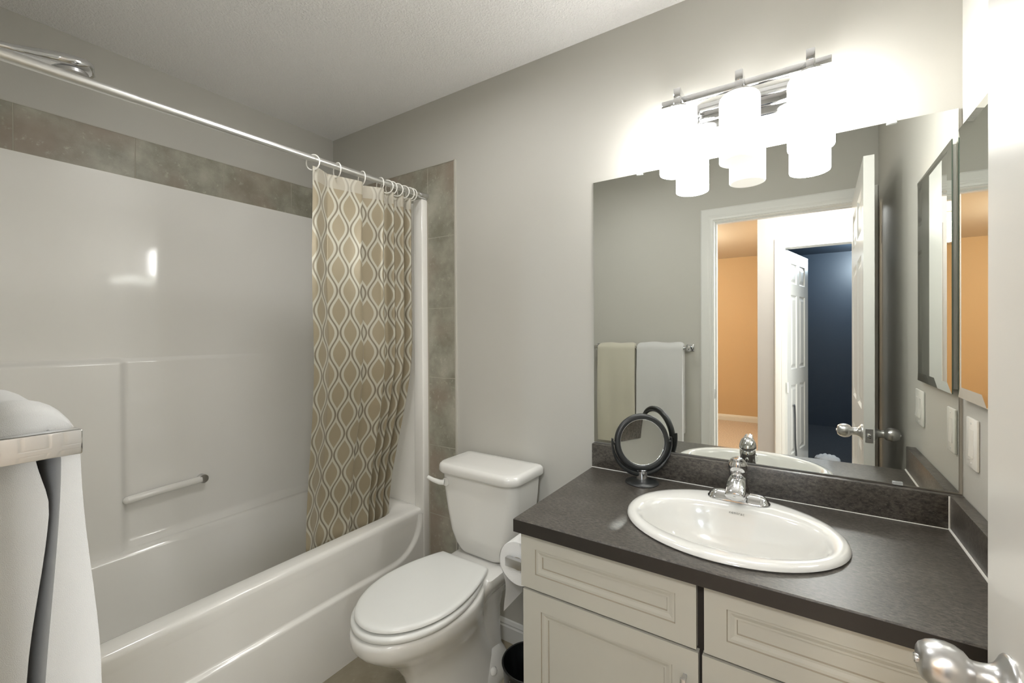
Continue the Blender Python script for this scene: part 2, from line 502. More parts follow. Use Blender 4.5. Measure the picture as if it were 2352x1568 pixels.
fill_lt = bpy.data.lights.new('window_fill', 'AREA'); fill_lt.shape = 'RECTANGLE'; fill_lt.size = WZ1-WZ0; fill_lt.size_y = WY1-WY0  # area lamp added behind the window as fill light
fill_lt.energy = WINDOW_FILL_W; fill_lt.color = (0.95, 0.975, 1.0)
so = bpy.data.objects.new('window_fill', fill_lt); C.objects.link(so)
so.location = (1.72, (WY0+WY1)/2, (WZ0+WZ1)/2); so.rotation_euler = (0, radians(90), 0)
struct('wall_landing_far', MB().box(-2.6, HX, YF-0.1, YF, 0, H), M_tanwall)
struct('wall_landing_left', MB().box(-2.7, -2.6, YF-0.1, YN, 0, H), M_tanwall)
struct('wall_landing_right', MB().box(HX, HX+0.05, YF, HY-WT, 0, H), M_tanwall)
struct('wall_bedroom_left', MB().box(HX+0.05, HX+0.12, -6.0, HY-WT, 0, H), M_blue)
struct('wall_bedroom_far', MB().box(HX+0.05, 2.1, -6.1, -6.0, 0, H), M_blue)
struct('wall_bedroom_right', MB().box(2.1, 2.2, -6.0, HY-WT, 0, H), M_blue)
struct('ceiling_bedroom', MB().box(HX+0.12, 2.1, -6.0, HY-WT, H-0.012, H), M_blue)
struct('wall_bedroom_near', MB().box(HD1+0.03, 2.1, HY-WT-0.012, HY-WT, 0, H-0.012), M_blue)
baseboard('baseboard_landing', -2.6, HX, YF, 1)
ht = MB()
ht.box(HD0-0.018, HD0, HY-WT, HY, 0, HDZ+0.018); ht.box(HD1, HD1+0.018, HY-WT, HY, 0, HDZ+0.018); ht.box(HD0, HD1, HY-WT, HY, HDZ, HDZ+0.018)
casing(ht, HD0, HD1, HDZ, HY, 1)
struct('trim_4', ht, M_trim, label='white casing of the blue room doorway across the hall', angle=25)

# ------------------------------------------------------------------ panelled slabs (doors, cabinet fronts)
def panel_slab(m, W, Hh, t, panels, rings, place, both=False, mats=None, edge=0.0):
    """slab 0..W x 0..Hh; panels = rects; rings = (inset, depth); place(u, v, n) -> world"""
    us = sorted({0, W} | {p[0] for p in panels} | {p[2] for p in panels})
    vs = sorted({0, Hh} | {p[1] for p in panels} | {p[3] for p in panels})
    def face(n0, sgn):
        for i in range(len(us)-1):
            for j in range(len(vs)-1):
                u0, u1, v0, v1 = us[i], us[i+1], vs[j], vs[j+1]
                pan = any(abs(p[0]-u0) < 1e-6 and abs(p[1]-v0) < 1e-6 and abs(p[2]-u1) < 1e-6 and abs(p[3]-v1) < 1e-6 for p in panels)
                if not pan:
                    m.add([place(u0, v0, n0), place(u1, v0, n0), place(u1, v1, n0), place(u0, v1, n0)], [(0, 1, 2, 3)])
                    continue
                rr = [[(u0, v0), (u1, v0), (u1, v1), (u0, v1)]]; dd = [0]
                for ins, dep in rings:
                    rr.append([(u0+ins, v0+ins), (u1-ins, v0+ins), (u1-ins, v1-ins), (u0+ins, v1-ins)]); dd.append(dep)
                for k in range(len(rr)-1):
                    P = [place(a, b, n0+sgn*dd[k]) for a, b in rr[k]] + [place(a, b, n0+sgn*dd[k+1]) for a, b in rr[k+1]]
                    m.add(P, [(q, (q+1) % 4, 4+(q+1) % 4, 4+q) for q in range(4)], (mats[k] if mats else 0))
                m.add([place(a, b, n0+sgn*dd[-1]) for a, b in rr[-1]], [(0, 1, 2, 3)])
    face(t, 1)
    if both: face(0, -1)
    else: m.add([place(0, 0, 0), place(W, 0, 0), place(W, Hh, 0), place(0, Hh, 0)], [(0, 1, 2, 3)])
    for (a, b) in (((0, 0), (W, 0)), ((W, 0), (W, Hh)), ((W, Hh), (0, Hh)), ((0, Hh), (0, 0))):
        m.add([place(a[0], a[1], 0), place(b[0], b[1], 0), place(b[0], b[1], t), place(a[0], a[1], t)], [(0, 1, 2, 3)])

def six_panel(W):
    s, mid = 0.112, 0.085
    c0, c1 = s, (W-mid)/2; c2, c3 = (W+mid)/2, W-s
    rows = ((0.235, 0.845), (0.985, 1.645), (1.745, 1.925))
    return [(a, r0, b, r1) for r0, r1 in rows for a, b in ((c0, c1), (c2, c3))]
DRINGS = [(0.010, -0.0075), (0.022, -0.0075), (0.045, -0.0015)]

def knob(parent, o, axis, mat, rose=0.033, back=False):
    """door knob: rosette, neck and egg-shaped grip along axis"""
    m = MB()
    m.lathe([(0.0, 0.0), (rose, 0.0), (rose, 0.0025), (rose*0.93, 0.005), (0.0245, 0.009), (0.0190, 0.0135), (0.0165, 0.019), (0.0155, 0.025), (0.0152, 0.032), (0.0158, 0.034),
             (0.0162, 0.0355), (0.0225, 0.0405), (0.0268, 0.048), (0.0286, 0.057), (0.0280, 0.066), (0.0252, 0.075), (0.0205, 0.082), (0.0165, 0.0845), (0.0, 0.0855)], o, axis, 44)
    k = obj('door_knob', m, mat, parent, local=True, angle=50)
    pn = MB(); a = Vector(axis)
    pn.lathe([(0.0, 0.084), (0.006, 0.084), (0.006, 0.088), (0.005, 0.089), (0, 0.089)], o, axis, 16)
    obj('lock_button', pn, M_chrome, k, local=True)
    return k

# bathroom door: local u along the door from hinge to free edge, n out of the camera-side face
DW = 0.785
hinge = Vector((0.2275, -1.506, 0.008)); free = Vector((0.2085, -0.722, 0.008))
du = (free-hinge).normalized(); dn = Vector((0, 0, 1)).cross(du).normalized()   # camera side (-x)
if dn.x > 0: dn = -dn
d1 = bpy.data.objects.new('door_1', None); C.objects.link(d1)
d1['kind'] = 'structure'; d1['label'] = 'white six panel bathroom door standing open at the right edge'
DWd = (free-hinge).length
d1.matrix_world = Matrix(((du.x, -dn.x, 0, hinge.x), (du.y, -dn.y, 0, hinge.y), (0, 0, 1, hinge.z), (0, 0, 0, 1)))
# local frame: x = along door, y = into the door from the camera face
m = MB()
panel_slab(m, DWd, 2.027, 0.035, six_panel(DWd), DRINGS, lambda u, v, n: Vector((u, 0.035-n, v)), both=True)
obj('door_panel', m, M_door, d1, local=True, angle=20)
KZ = 0.895
knob(d1, (DWd-0.075, 0.0, KZ), (0, -1, 0), M_satin)
knob(d1, (DWd-0.075, 0.035, KZ), (0, 1, 0), M_satin)
lp = MB().box(DWd-0.0005, DWd+0.0015, 0.005, 0.030, KZ-0.028, KZ+0.028, bev=0.0006, seg=1)
lpo = obj('latch_plate', lp, M_satin, d1, local=True)
obj('latch_bolt', MB().box(DWd, DWd+0.010, 0.011, 0.024, KZ-0.009, KZ+0.009, bev=0.003, seg=2), M_chrome, lpo, local=True)
for hz in (0.2, 1.02, 1.84):
    hg = MB().lathe([(0, 0), (0.006, 0), (0.006, 0.088), (0, 0.088)], (-0.004, 0.040, hz-0.044), (0, 0, 1), 12)
    obj('hinge', hg, M_satin, d1, local=True)

# ajar door of the blue room
h2 = Vector((-0.113, -2.935, 0.008)); f2 = Vector((0.040, -3.60, 0.008))
du2 = (f2-h2).normalized(); dn2 = Vector((0, 0, 1)).cross(du2).normalized()
if dn2.x < 0: dn2 = -dn2          # the face turned to the doorway
d2 = bpy.data.objects.new('door_2', None); C.objects.link(d2)
d2['kind'] = 'structure'; d2['label'] = 'white six panel door ajar into the dark blue room'
W2 = (f2-h2).length
d2.matrix_world = Matrix(((du2.x, -dn2.x, 0, h2.x), (du2.y, -dn2.y, 0, h2.y), (0, 0, 1, h2.z), (0, 0, 0, 1)))
m = MB()
panel_slab(m, W2, 2.027, 0.035, six_panel(W2), DRINGS, lambda u, v, n: Vector((u, 0.035-n, v)), both=True)
obj('door_panel', m, M_door, d2, local=True, angle=20)
for hz in (0.2, 0.835, 1.775):
    hg = MB().box(-0.012, 0.012, -0.004, 0.0, hz-0.045, hz+0.045, bev=0.001, seg=1)
    hg.lathe([(0, 0), (0.005, 0), (0.005, 0.09), (0, 0.09)], (-0.003, -0.005, hz-0.045), (0, 0, 1), 10)
    obj('hinge', hg, M_switch, d2, local=True)

# ------------------------------------------------------------------ tub and shower unit
tub = thing('bathtub', 'white acrylic bathtub with moulded one piece surround in tiled alcove', 'bathtub', (-1.89, -0.757, 0))
XA = -1.5145          # apron face
RZ = 0.480
# wall surround, left face as height field
def ldepth(y, z):
    d = 0.0
    up = 1-smooth(1.212, 1.236, z)
    d += 0.009*up*(1-smooth(-0.75, -0.25, y)*0.95)
    d += 0.034*up*(1-smooth(-0.985, -0.945, y))
    lo = 1-smooth(0.445, 0.512, z)
    d += lo*max(0.0, 0.060-d)
    return d
sm = MB()
yv = sorted(set(lin(YN+0.001, -0.02, 26) + lin(-1.0, -0.915, 14)))
zv = sorted(set(lin(0.44, 0.52, 12) + lin(0.55, 1.2, 8) + lin(1.208, 1.24, 10) + lin(1.3, Z1, 6)))
sm.grid(lambda y, z: (XL+0.010+ldepth(y, z), y, z), yv, zv)
sm.box(XL+0.001, XL+0.011, YN+0.001, -0.001, 0.44, Z1)
# end panel on the back wall with a rounded inner corner, and the front column
def endp(s, z):       # s 0..1 from left wall to the column
    x = XL+0.010 + s*(XA-0.050-XL-0.010)
    bul = 0.030
    q = 0.06*(1-smooth(0.0, 0.12, x-(XL+0.010)))
    return (x, -bul-q*0.6, z)
sm.grid(endp, sorted(set(lin(0, 1, 12)+lin(0, 0.2, 10))), zv)
sm.box(XA-0.060, XA, -0.042, -0.001, 0.0, 1.969, bev=0.005, seg=2)
# near end panel
sm.box(XL+0.001, XA, YN+0.001, YN+0.030, 0.44, 1.935, bev=0.008)
sm.box(XA-0.05, XA, YN+0.001, YN+0.046, 0.0, 1.935, bev=0.006)
obj('surround', sm, M_acrylic, tub, angle=50)
# rim and basin
rings = []
bx0, bx1, by0, by1 = XL+0.068, XA-0.098, YN+0.10, -0.105
rings.append(rrect(XL+0.001, XA-0.018, YN+0.001, -0.001, 0.004, RZ-0.055, 8))
rings.append(rrect(XL+0.001, XA-0.0165, YN+0.001, -0.001, 0.004, RZ-0.022, 8))
rings.append(rrect(XL+0.001, XA-0.019, YN+0.001, -0.001, 0.004, RZ-0.009, 8))
rings.append(rrect(XL+0.001, XA-0.026, YN+0.001, -0.001, 0.004, RZ-0.002, 8))
rings.append(rrect(XL+0.002, XA-0.036, YN+0.002, -0.002, 0.004, RZ, 8))
rings.append(rrect(bx0-0.012, bx1+0.012, by0-0.012, by1+0.012, 0.13, RZ, 8))
for dz, ins in ((0.003, 0.004), (0.012, -0.003), (0.03, -0.009), (0.10, -0.022), (0.22, -0.04), (0.30, -0.055), (0.34, -0.075), (0.358, -0.11), (0.365, -0.16)):
    rings.append(rrect(bx0-ins, bx1+ins, by0-ins*1.5, by1+ins*1.2, 0.12-ins*0.2 if ins < 0 else 0.125, RZ-dz, 8))
obj('basin', MB().loft(rings, cap0=False, cap1=True), M_acrylic, tub, angle=60)
# apron with a raised panel whose lower edge sweeps up at the back end
def apr(y, z):
    # signed distance into a rounded rectangle
    x0, x1, z0 = YN+0.055, -0.060, 0.287
    r = 0.16
    qx = max(x0+r-y, y-(x1-r)); qz = (z0+r)-z
    if qx > 0 and qz > 0: sd = r - sqrt(qx*qx+qz*qz)
    else: sd = min(r-qx, r-qz)
    return smooth(-0.010, 0.004, sd)
am = MB()
yv = sorted(set(lin(YN+0.001, -0.25, 24)+lin(-0.25, -0.03, 30)+lin(YN+0.001, YN+0.25, 16)))
zv = sorted(set(lin(0.0, 0.26, 5)+lin(0.26, 0.43, 34)+[0.44, 0.45, 0.458]))
am.grid(lambda y, z: (XA-0.004-0.014*apr(y, z), y, z), yv, zv)
am.box(XA-0.06, XA-0.023, YN+0.001, -0.002, 0, 0.43)
obj('apron', am, M_acrylic, tub, angle=60)
# grab bar across the moulded recess
gb = MB().tube([(XL+0.045, -0.958, 0.672), (XL+0.043, -0.85, 0.677), (XL+0.041, -0.70, 0.682)], 0.0145, 20).lathe([(0.0145, 0), (0.0135, 0.005), (0.010, 0.0105), (0.005, 0.0138), (0, 0.0145)], (XL+0.045, -0.958, 0.672), (0, -1, -0.045), 20)
gbo = obj('grab_bar', gb, M_acrylic, tub, angle=50)
obj('end_cap', MB().lathe([(0, 0), (0.0170, 0), (0.0185, 0.004), (0.0185, 0.038), (0, 0.040)], (XL+0.012, -0.693, 0.682), (1, 0, 0), 20), M_satin, gbo)
ov = MB().lathe([(0, 0), (0.033, 0), (0.033, 0.004), (0.028, 0.008), (0, 0.009)], (-1.89, YN+0.118, 0.36), (0, 1, 0.1), 28)
obj('overflow_plate', ov, M_chrome, tub)

# ------------------------------------------------------------------ shower head
sh = thing('wall_shower', 'chrome flat paddle shower head reaching out above the curtain rod', 'shower head', (-1.87, YN, 2.10))
obj('wall_flange', MB().lathe([(0, 0), (0.03, 0), (0.03, 0.004), (0.014, 0.012), (0, 0.012)], (-1.87, YN, 2.08), (0, 1, 0), 24), M_chrome, sh)
obj('arm', MB().tube([(-1.87, YN+0.004, 2.08), (-1.87, YN+0.05, 2.095), (-1.87, YN+0.10, 2.12), (-1.87, YN+0.15, 2.133)], 0.0105, 14), M_chrome, sh)
hd = MB()
# paddle: slim handle swelling into a round head
ax = Vector((0, 0.985, 0.11)).normalized(); nr = Vector((0, -0.11, 0.985)).normalized(); sx = Vector((1, 0, 0))
o0 = Vector((-1.87, YN+0.12, 2.128))
prof = [(-0.03, 0.012, 0.012), (0.0, 0.015, 0.014), (0.05, 0.014, 0.012), (0.10, 0.019, 0.013), (0.145, 0.034, 0.019), (0.18, 0.048, 0.023), (0.215, 0.055, 0.025), (0.25, 0.049, 0.024), (0.268, 0.028, 0.021), (0.274, 0.004, 0.017)]
rg = [[o0 + ax*s + sx*w*cos(2*pi*k/24) + nr*(h*sin(2*pi*k/24)) for k in range(24)] for s, w, h in prof]
hd.loft(rg)
ho = obj('spray_head', hd, M_chrome, sh, angle=60)
fc = MB().lathe([(0, 0), (0.043, 0), (0.043, 0.010), (0.039, 0.015), (0, 0.015)], o0+ax*0.215-nr*0.019, -nr, 32)
fo = obj('spray_face', fc, M_satin, ho)
nz = MB()
for R_, cnt in ((0.012, 6), (0.024, 12), (0.034, 16)):
    for k in range(cnt):
        nz.lathe([(0, 0), (0.0018, 0), (0.0014, 0.003), (0, 0.003)], o0+ax*0.215-nr*0.0335+sx*R_*cos(2*pi*k/cnt)+ax*R_*sin(2*pi*k/cnt), -nr, 8)
obj('nozzles', nz, M_black, ho)

# ------------------------------------------------------------------ shower rod, rings and curtain
ra, rb = Vector((-1.515, -0.003, 1.985)), Vector((-1.515, YN+0.003, 1.963))
rod = thing('shower_rod', 'brushed metal shower curtain rod spanning the tub alcove', 'curtain rod', (ra+rb)/2)
mid_ = ra.lerp(rb, 0.74)
obj('tube', MB().tube([ra, mid_], 0.0118, 24), M_brushed, rod)
obj('outer_tube', MB().tube([mid_, mid_.lerp(rb, 0.02), mid_.lerp(rb, 0.5), rb], [0.0124, 0.0127, 0.0138, 0.0150], 24), M_brushed, rod)
dr = (rb-ra).normalized()
obj('end_socket', MB().lathe([(0, 0), (0.0158, 0), (0.0158, 0.010), (0.0150, 0.014), (0.0150, 0.052), (0.0125, 0.056), (0.0125, 0.058)], ra-dr*0.0, dr, 28), M_chrome, rod)
obj('end_socket', MB().lathe([(0, 0), (0.018, 0), (0.018, 0.010), (0.0165, 0.014), (0.0165, 0.052), (0.014, 0.056)], rb, -dr, 28), M_chrome, rod)

# curtain plan: (y, x offset from rod) from the free edge to the wall
plan = [(-0.607, 0.006), (-0.585, 0.006), (-0.548, -0.012), (-0.530, -0.020), (-0.515, -0.018), (-0.47, -0.007), (-0.42, 0.008), (-0.393, 0.013), (-0.385, 0.002),
        (-0.380, -0.020), (-0.370, -0.026), (-0.335, -0.006), (-0.300, 0.016), (-0.284, 0.018), (-0.272, 0.0), (-0.262, -0.014), (-0.250, -0.010), (-0.236, 0.012), (-0.226, 0.014),
        (-0.217, -0.004), (-0.208, -0.018), (-0.196, -0.010), (-0.180, 0.012), (-0.169, 0.014), (-0.158, -0.006), (-0.148, -0.016), (-0.136, 0.004), (-0.124, 0.014), (-0.112, -0.004), (-0.098, -0.012)]
def catmull(P, per=6):
    out = []
    for i in range(len(P)-1):
        p0 = P[max(i-1, 0)]; p1 = P[i]; p2 = P[i+1]; p3 = P[min(i+2, len(P)-1)]
        for k in range(per):
            t = k/per
            out.append(tuple(0.5*((2*b)+(-a+c)*t+(2*a-5*b+4*c-d)*t*t+(-a+3*b-3*c+d)*t**3) for a, b, c, d in zip(p0, p1, p2, p3)))
    out.append(P[-1]); return out
PL = catmull(plan)
arc = [0.0]
for a, b in zip(PL[:-1], PL[1:]): arc.append(arc[-1]+sqrt((a[0]-b[0])**2+(a[1]-b[1])**2))
ZT = 1.947
def cur(i, z):
    y, dx = PL[i]
    q = 1-smooth(0.46, 1.30, z)            # gathers into the tub low down
    k = i/(len(PL)-1)
    amp = 1.0+0.25*sin(3*z+i*0.15)*smooth(0.0, 0.6, ZT-z)
    xx = -1.515 + dx*amp - 0.118*q
    lean = 0.010*sin(2.1*z+0.5)*smooth(0.0, 0.5, ZT-z)
    yy = y + lean*(1-k) + q*(0.022*(1-k) - 0.050*k)
    # header droops between rings
    zz = z
    return (xx, yy, zz)
cu = thing('shower_curtain', 'tan and cream ogee patterned shower curtain gathered at the rod end', 'shower curtain', (-1.515, -0.35, 0.36))
idx = list(range(len(PL)))
cm = MB().grid(lambda i, z: cur(i, z), idx, lin(0.36, ZT-0.052, 46), uvfn=lambda i, z: (arc[i], z))
obj('fabric', cm, M_curtain, cu, angle=80)
hm = MB().grid(lambda i, z: cur(i, z), idx, [ZT-0.053, ZT-0.048, ZT-0.02, ZT-0.004, ZT], uvfn=lambda i, z: (arc[i], z))
obj('header_strip', hm, M_header, cu, angle=80)
ord_ = ['first', 'second', 'third', 'fourth', 'fifth', 'sixth', 'seventh', 'eighth', 'ninth', 'tenth']
ring_ys = [(-0.602, 0.35), (-0.500, -0.12), (-0.385, -0.15), (-0.290, -0.15), (-0.252, 0.4), (-0.228, 0.3), (-0.196, 0.45), (-0.158, 0.4), (-0.126, 0.35), (-0.108, 0.3)]
rm_ = MB().torus((0, 0, 0), (0, 1, 0), 0.0285, 0.0024, 40, 8)
ring0 = None
for k, (y, tw) in enumerate(ring_ys):
    if ring0 is None:
        r = ring0 = obj('curtain_ring', rm_, M_ringw)
    else:
        r = ring0.copy(); C.objects.link(r)
    t_ = (y-ra.y)/(rb.y-ra.y)
    r.location = (-1.515, y, ra.z+(rb.z-ra.z)*t_-0.0140)
    r.rotation_euler = (0, 0, tw)
    where = 'at the free edge of the patterned curtain' if k == 0 else ('nearest the wall end of the rod' if k == 9 else 'counted from the free edge of the curtain')
    tag(r, '%s ivory plastic ring on the curtain rod, %s' % (ord_[k], where), 'curtain ring', 'curtain rings on the shower rod')

# ------------------------------------------------------------------ toilet (local frame: back at y=0, bowl towards -y)
toi = thing('toilet', 'white two piece toilet with closed lid between tub and vanity', 'toilet', (-1.062, 0, 0), rot=(0, 0, radians(-0.8)))
BOX = -0.026      # the bowl sits a little towards the tub
def oval(hw, yb, yf, z, n=48, wb=None, k=2.0):
    """egg outline: back at yb (half width wb), front at yf"""
    yc = yb + (yf-yb)*0.42
    pts = []
    for i in range(n):
        a = 2*pi*i/n
        c, s = cos(a), sin(a)
        if s <= 0: x, y = hw*c, yc + (yc-yf)*s       # front half (yf < yc)
        else:
            x = hw*math.copysign(abs(c)**(2/k), c); y = yc + (yb-yc)*abs(s)**(2/k)
        pts.append((x, y, z))
    return pts
tk = MB()
tsec = [(0.430, 0.100, -0.175, -0.045, 0.04), (0.440, 0.118, -0.185, -0.035, 0.045), (0.452, 0.128, -0.190, -0.030, 0.045), (0.475, 0.142, -0.196, -0.026, 0.045),
        (0.52, 0.157, -0.201, -0.024, 0.042), (0.60, 0.171, -0.206, -0.022, 0.04), (0.68, 0.180, -0.210, -0.021, 0.036), (0.760, 0.186, -0.212, -0.020, 0.034)]
tr_ = []
for z, w, yf, yb, r in tsec:
    ring = rrect(-w, w, yf, yb, [r*0.6, r*0.6, r, r], z, 7)
    # gently bowed front
    ring = [(x, y-0.012*(1-(x/w)**2) if y < (yf+yb)/2 else y, zz) for x, y, zz in ring]
    tr_.append(ring)
obj('tank', MB().loft(tr_), M_porcelain, toi, local=True, angle=60)
ld = []
for z, ins in ((0.752, 0.012), (0.755, 0.004), (0.762, 0.0), (0.780, 0.0), (0.788, 0.003), (0.793, 0.009), (0.795, 0.018), (0.7965, 0.06)):
    w, yf, yb = 0.200-ins, -0.232+ins, -0.014-ins*0.7
    ring = rrect(-w, w, yf, yb, [0.018, 0.018, 0.05, 0.05], z, 7)
    ring = [(x, y-0.014*(1-(x/w)**2) if y < (yf+yb)/2 else y, zz) for x, y, zz in ring]
    ld.append(ring)
obj('tank_lid', MB().loft(ld), M_porcelain, toi, local=True, angle=60)
lv = MB()
lv.lathe([(0, 0), (0.017, 0), (0.018, 0.004), (0.016, 0.010), (0, 0.012)], (-0.150, -0.212, 0.716), (0, -1, 0), 20)
lv.tube([(-0.150, -0.228, 0.716), (-0.165, -0.238, 0.717), (-0.195, -0.243, 0.722), (-0.225, -0.243, 0.728)], [0.011, 0.0105, 0.009, 0.008], 14)
obj('flush_lever', lv, M_porcelain, toi, local=True, angle=50)
# bowl body
bs = [(0.0, 0.105, -0.11, -0.560), (0.012, 0.108, -0.105, -0.565), (0.03, 0.106, -0.11, -0.560), (0.08, 0.098, -0.13, -0.548), (0.15, 0.096, -0.15, -0.548), (0.20, 0.102, -0.17, -0.565),
      (0.25, 0.118, -0.19, -0.602), (0.29, 0.140, -0.205, -0.650), (0.325, 0.160, -0.215, -0.695), (0.350, 0.172, -0.220, -0.722), (0.370, 0.178, -0.222, -0.735), (0.392, 0.180, -0.222, -0.738), (0.404, 0.178, -0.223, -0.735), (0.408, 0.172, -0.225, -0.728)]
bw = MB().loft([[(x+BOX*smooth(0.05, 0.35, z), y, zz) for x, y, zz in oval(w, yb, yf, z)] for z, w, yb, yf in bs])
# deck under the tank
dk = []
for z, w, y0, y1, r in ((0.30, 0.075, -0.30, -0.06, 0.04), (0.345, 0.095, -0.30, -0.045, 0.04), (0.385, 0.122, -0.30, -0.032, 0.03), (0.405, 0.130, -0.30, -0.028, 0.025), (0.424, 0.128, -0.295, -0.030, 0.022), (0.428, 0.118, -0.285, -0.040, 0.02)):
    dk.append(rrect(-w, w, y0, y1, r, z, 6))
bw.loft(dk)
# trapway bulges and foot at the back
for s in (-1, 1):
    tp = []
    for z, y0, y1, w in ((0.0, -0.36, -0.075, 0.112), (0.02, -0.365, -0.07, 0.116), (0.05, -0.345, -0.085, 0.108), (0.085, -0.31, -0.11, 0.092), (0.12, -0.28, -0.13, 0.07)):
        yc, ry = (y0+y1)/2, (y1-y0)/2
        tp.append([(s*(0.02+(w-0.02)*max(0.0, cos(a))), yc+ry*sin(a), z) for a in lin(-pi/2, pi/2, 20)])
    bw.loft(tp)
bw.loft([oval(w, yb, yf, z, k=2.6) for z, w, yb, yf in ((0.02, 0.076, -0.085, -0.36), (0.10, 0.074, -0.10, -0.35), (0.18, 0.073, -0.105, -0.36), (0.25, 0.076, -0.10, -0.38), (0.30, 0.083, -0.08, -0.38), (0.345, 0.100, -0.055, -0.36))])
obj('bowl', bw, M_porcelain, toi, local=True, angle=60)
for s in (-1, 1):
    bc = MB().lathe([(0.016, 0), (0.016, 0.006), (0.013, 0.014), (0.006, 0.018), (0, 0.0185)], (s*0.098, -0.235, 0.052), (s*0.15, 0, 1), 18)
    obj('bolt_cap', bc, M_porcelain, toi, local=True, angle=60)
def lid_outline(W, wb, yb, yf, z, n=40):
    """straight back edge wb wide, flaring to W, elliptical front"""
    yc = yb + (yf-yb)*0.50
    right = []
    for i in range(n+1):
        t = i/n
        if t < 0.4:
            q = t/0.4
            y = yb+(yc-yb)*q; x = wb+(W-wb)*sin(q*pi/2)**0.9
        else:
            q = (t-0.4)/0.6; a = q*pi/2
            x = W*cos(a); y = yc+(yf-yc)*sin(a)
        right.append((x, y))
    pts = right + [(-x, y) for x, y in reversed(right[:-1])]
    return [(x+BOX, y, z) for x, y in pts]
st = MB()
st.loft([lid_outline(0.176-i, 0.112-i, -0.262, -0.728+i, z) for z, i in ((0.4115, 0.010), (0.4125, 0.003), (0.416, 0.0), (0.425, 0.0), (0.430, 0.004), (0.431, 0.012))])
obj('seat', st, M_plastic, toi, local=True, angle=50)
sl = MB()
sl.loft([lid_outline(0.171-i, 0.116-i, -0.250-i*0.4, -0.716+i, z) for z, i in ((0.4355, 0.010), (0.4365, 0.003), (0.440, 0.0), (0.446, 0.001), (0.450, 0.006), (0.4515, 0.014), (0.4505, 0.034), (0.450, 0.05), (0.450, 0.09))])
obj('seat_lid', sl, M_plastic, toi, local=True, angle=50)
for s in (-1, 1):
    obj('seat_hinge', MB().box(BOX+s*0.075-0.018, BOX+s*0.075+0.018, -0.268, -0.232, 0.412, 0.440, bev=0.006), M_plastic, toi, local=True)

# ------------------------------------------------------------------ vanity cabinet
VX0, VX1 = -0.640, XR-0.002
FY = -0.530
van = thing('vanity_cabinet', 'cream antiqued vanity cabinet under the dark countertop', 'cabinet', ((VX0+VX1)/2, -0.27, 0))
cb = MB()
cb.box(VX0+0.004, VX0+0.020, FY, -0.002, 0.10, 0.781); cb.box(VX1-0.016, VX1, FY, -0.002, 0.10, 0.781)
cb.box(VX0+0.020, VX1-0.016, -0.014, -0.002, 0.10, 0.781); cb.box(VX0+0.020, VX1-0.016, FY, -0.014, 0.10, 0.116)
cb.box(VX0+0.020, VX1-0.016, FY, FY+0.018, 0.116, 0.781)
cb.box(VX0+0.020, VX1, FY+0.07, -0.010, 0.0, 0.10)
obj('cabinet_body', cb, M_cab, van)
gp = MB().box(VX0+0.012, VX1-0.004, FY-0.0015, FY, 0.105, 0.781)
obj('frame_gap', gp, M_dark, van)
CR = [(0.0015, -0.0030), (0.0070, -0.0035), (0.0140, -0.0060), (0.0185, -0.0062), (0.0200, -0.0092)]
CM = [1, 0, 0, 0, 1]
def front(name, x0, x1, z0, z1, fr):
    m = MB(); W, Hh = x1-x0, z1-z0
    panel_slab(m, W, Hh, 0.018, [(fr, fr*0.92, W-fr, Hh-fr*0.85)], CR, lambda u, v, n: Vector((x0+u, FY-0.002-n, z0+v)), mats=CM)
    return obj(name, m, [M_cab, M_glaze], van, angle=20)
front('drawer_front', VX0, -0.191, 0.636, 0.782, 0.044)
front('drawer_front', -0.175, 0.290, 0.636, 0.782, 0.044)
def pull(parent, x, z0, z1):
    m = MB()
    y = FY-0.020
    m.box(x-0.006, x+0.006, y-0.026, y-0.018, z0, z1, bev=0.0018)
    for z in (z0+0.008, z1-0.008): m.box(x-0.004, x+0.004, y-0.019, y, z-0.004, z+0.004)
    return obj('handle', m, M_satin, parent)
dl = front('door', VX0+0.006, -0.187, 0.112, 0.629, 0.055)
dr_ = front('door', -0.179, 0.290, 0.112, 0.629, 0.055)
pull(dl, -0.214, 0.458, 0.578)
pull(dr_, -0.150, 0.458, 0.578)

# ------------------------------------------------------------------ countertop with splashes
ZC = 0.8218
CX0 = -0.6551
SCX, SCY, SA, SB = -0.160, -0.303, 0.256, 0.220
ct = thing('countertop', 'dark speckled laminate countertop with backsplash on the vanity', 'countertop', (-0.156, -0.28, 0.785))
cm_ = MB()
# slab with an oval cut-out for the basin
n = 64
inner = [(SCX+(SA-0.02)*cos(2*pi*k/n), SCY+(SB-0.02)*sin(2*pi*k/n)) for k in range(n)]
def outer_pt(k):
    a = 2*pi*k/n; dx, dy = cos(a), sin(a)
    ts = []
    for X in (CX0, XR-0.001):
        if abs(dx) > 1e-9: ts.append((X-SCX)/dx)
    for Y in (-0.5662, -0.001):
        if abs(dy) > 1e-9: ts.append((Y-SCY)/dy)
    t = min(q for q in ts if q > 0)
    return (SCX+dx*t, SCY+dy*t)
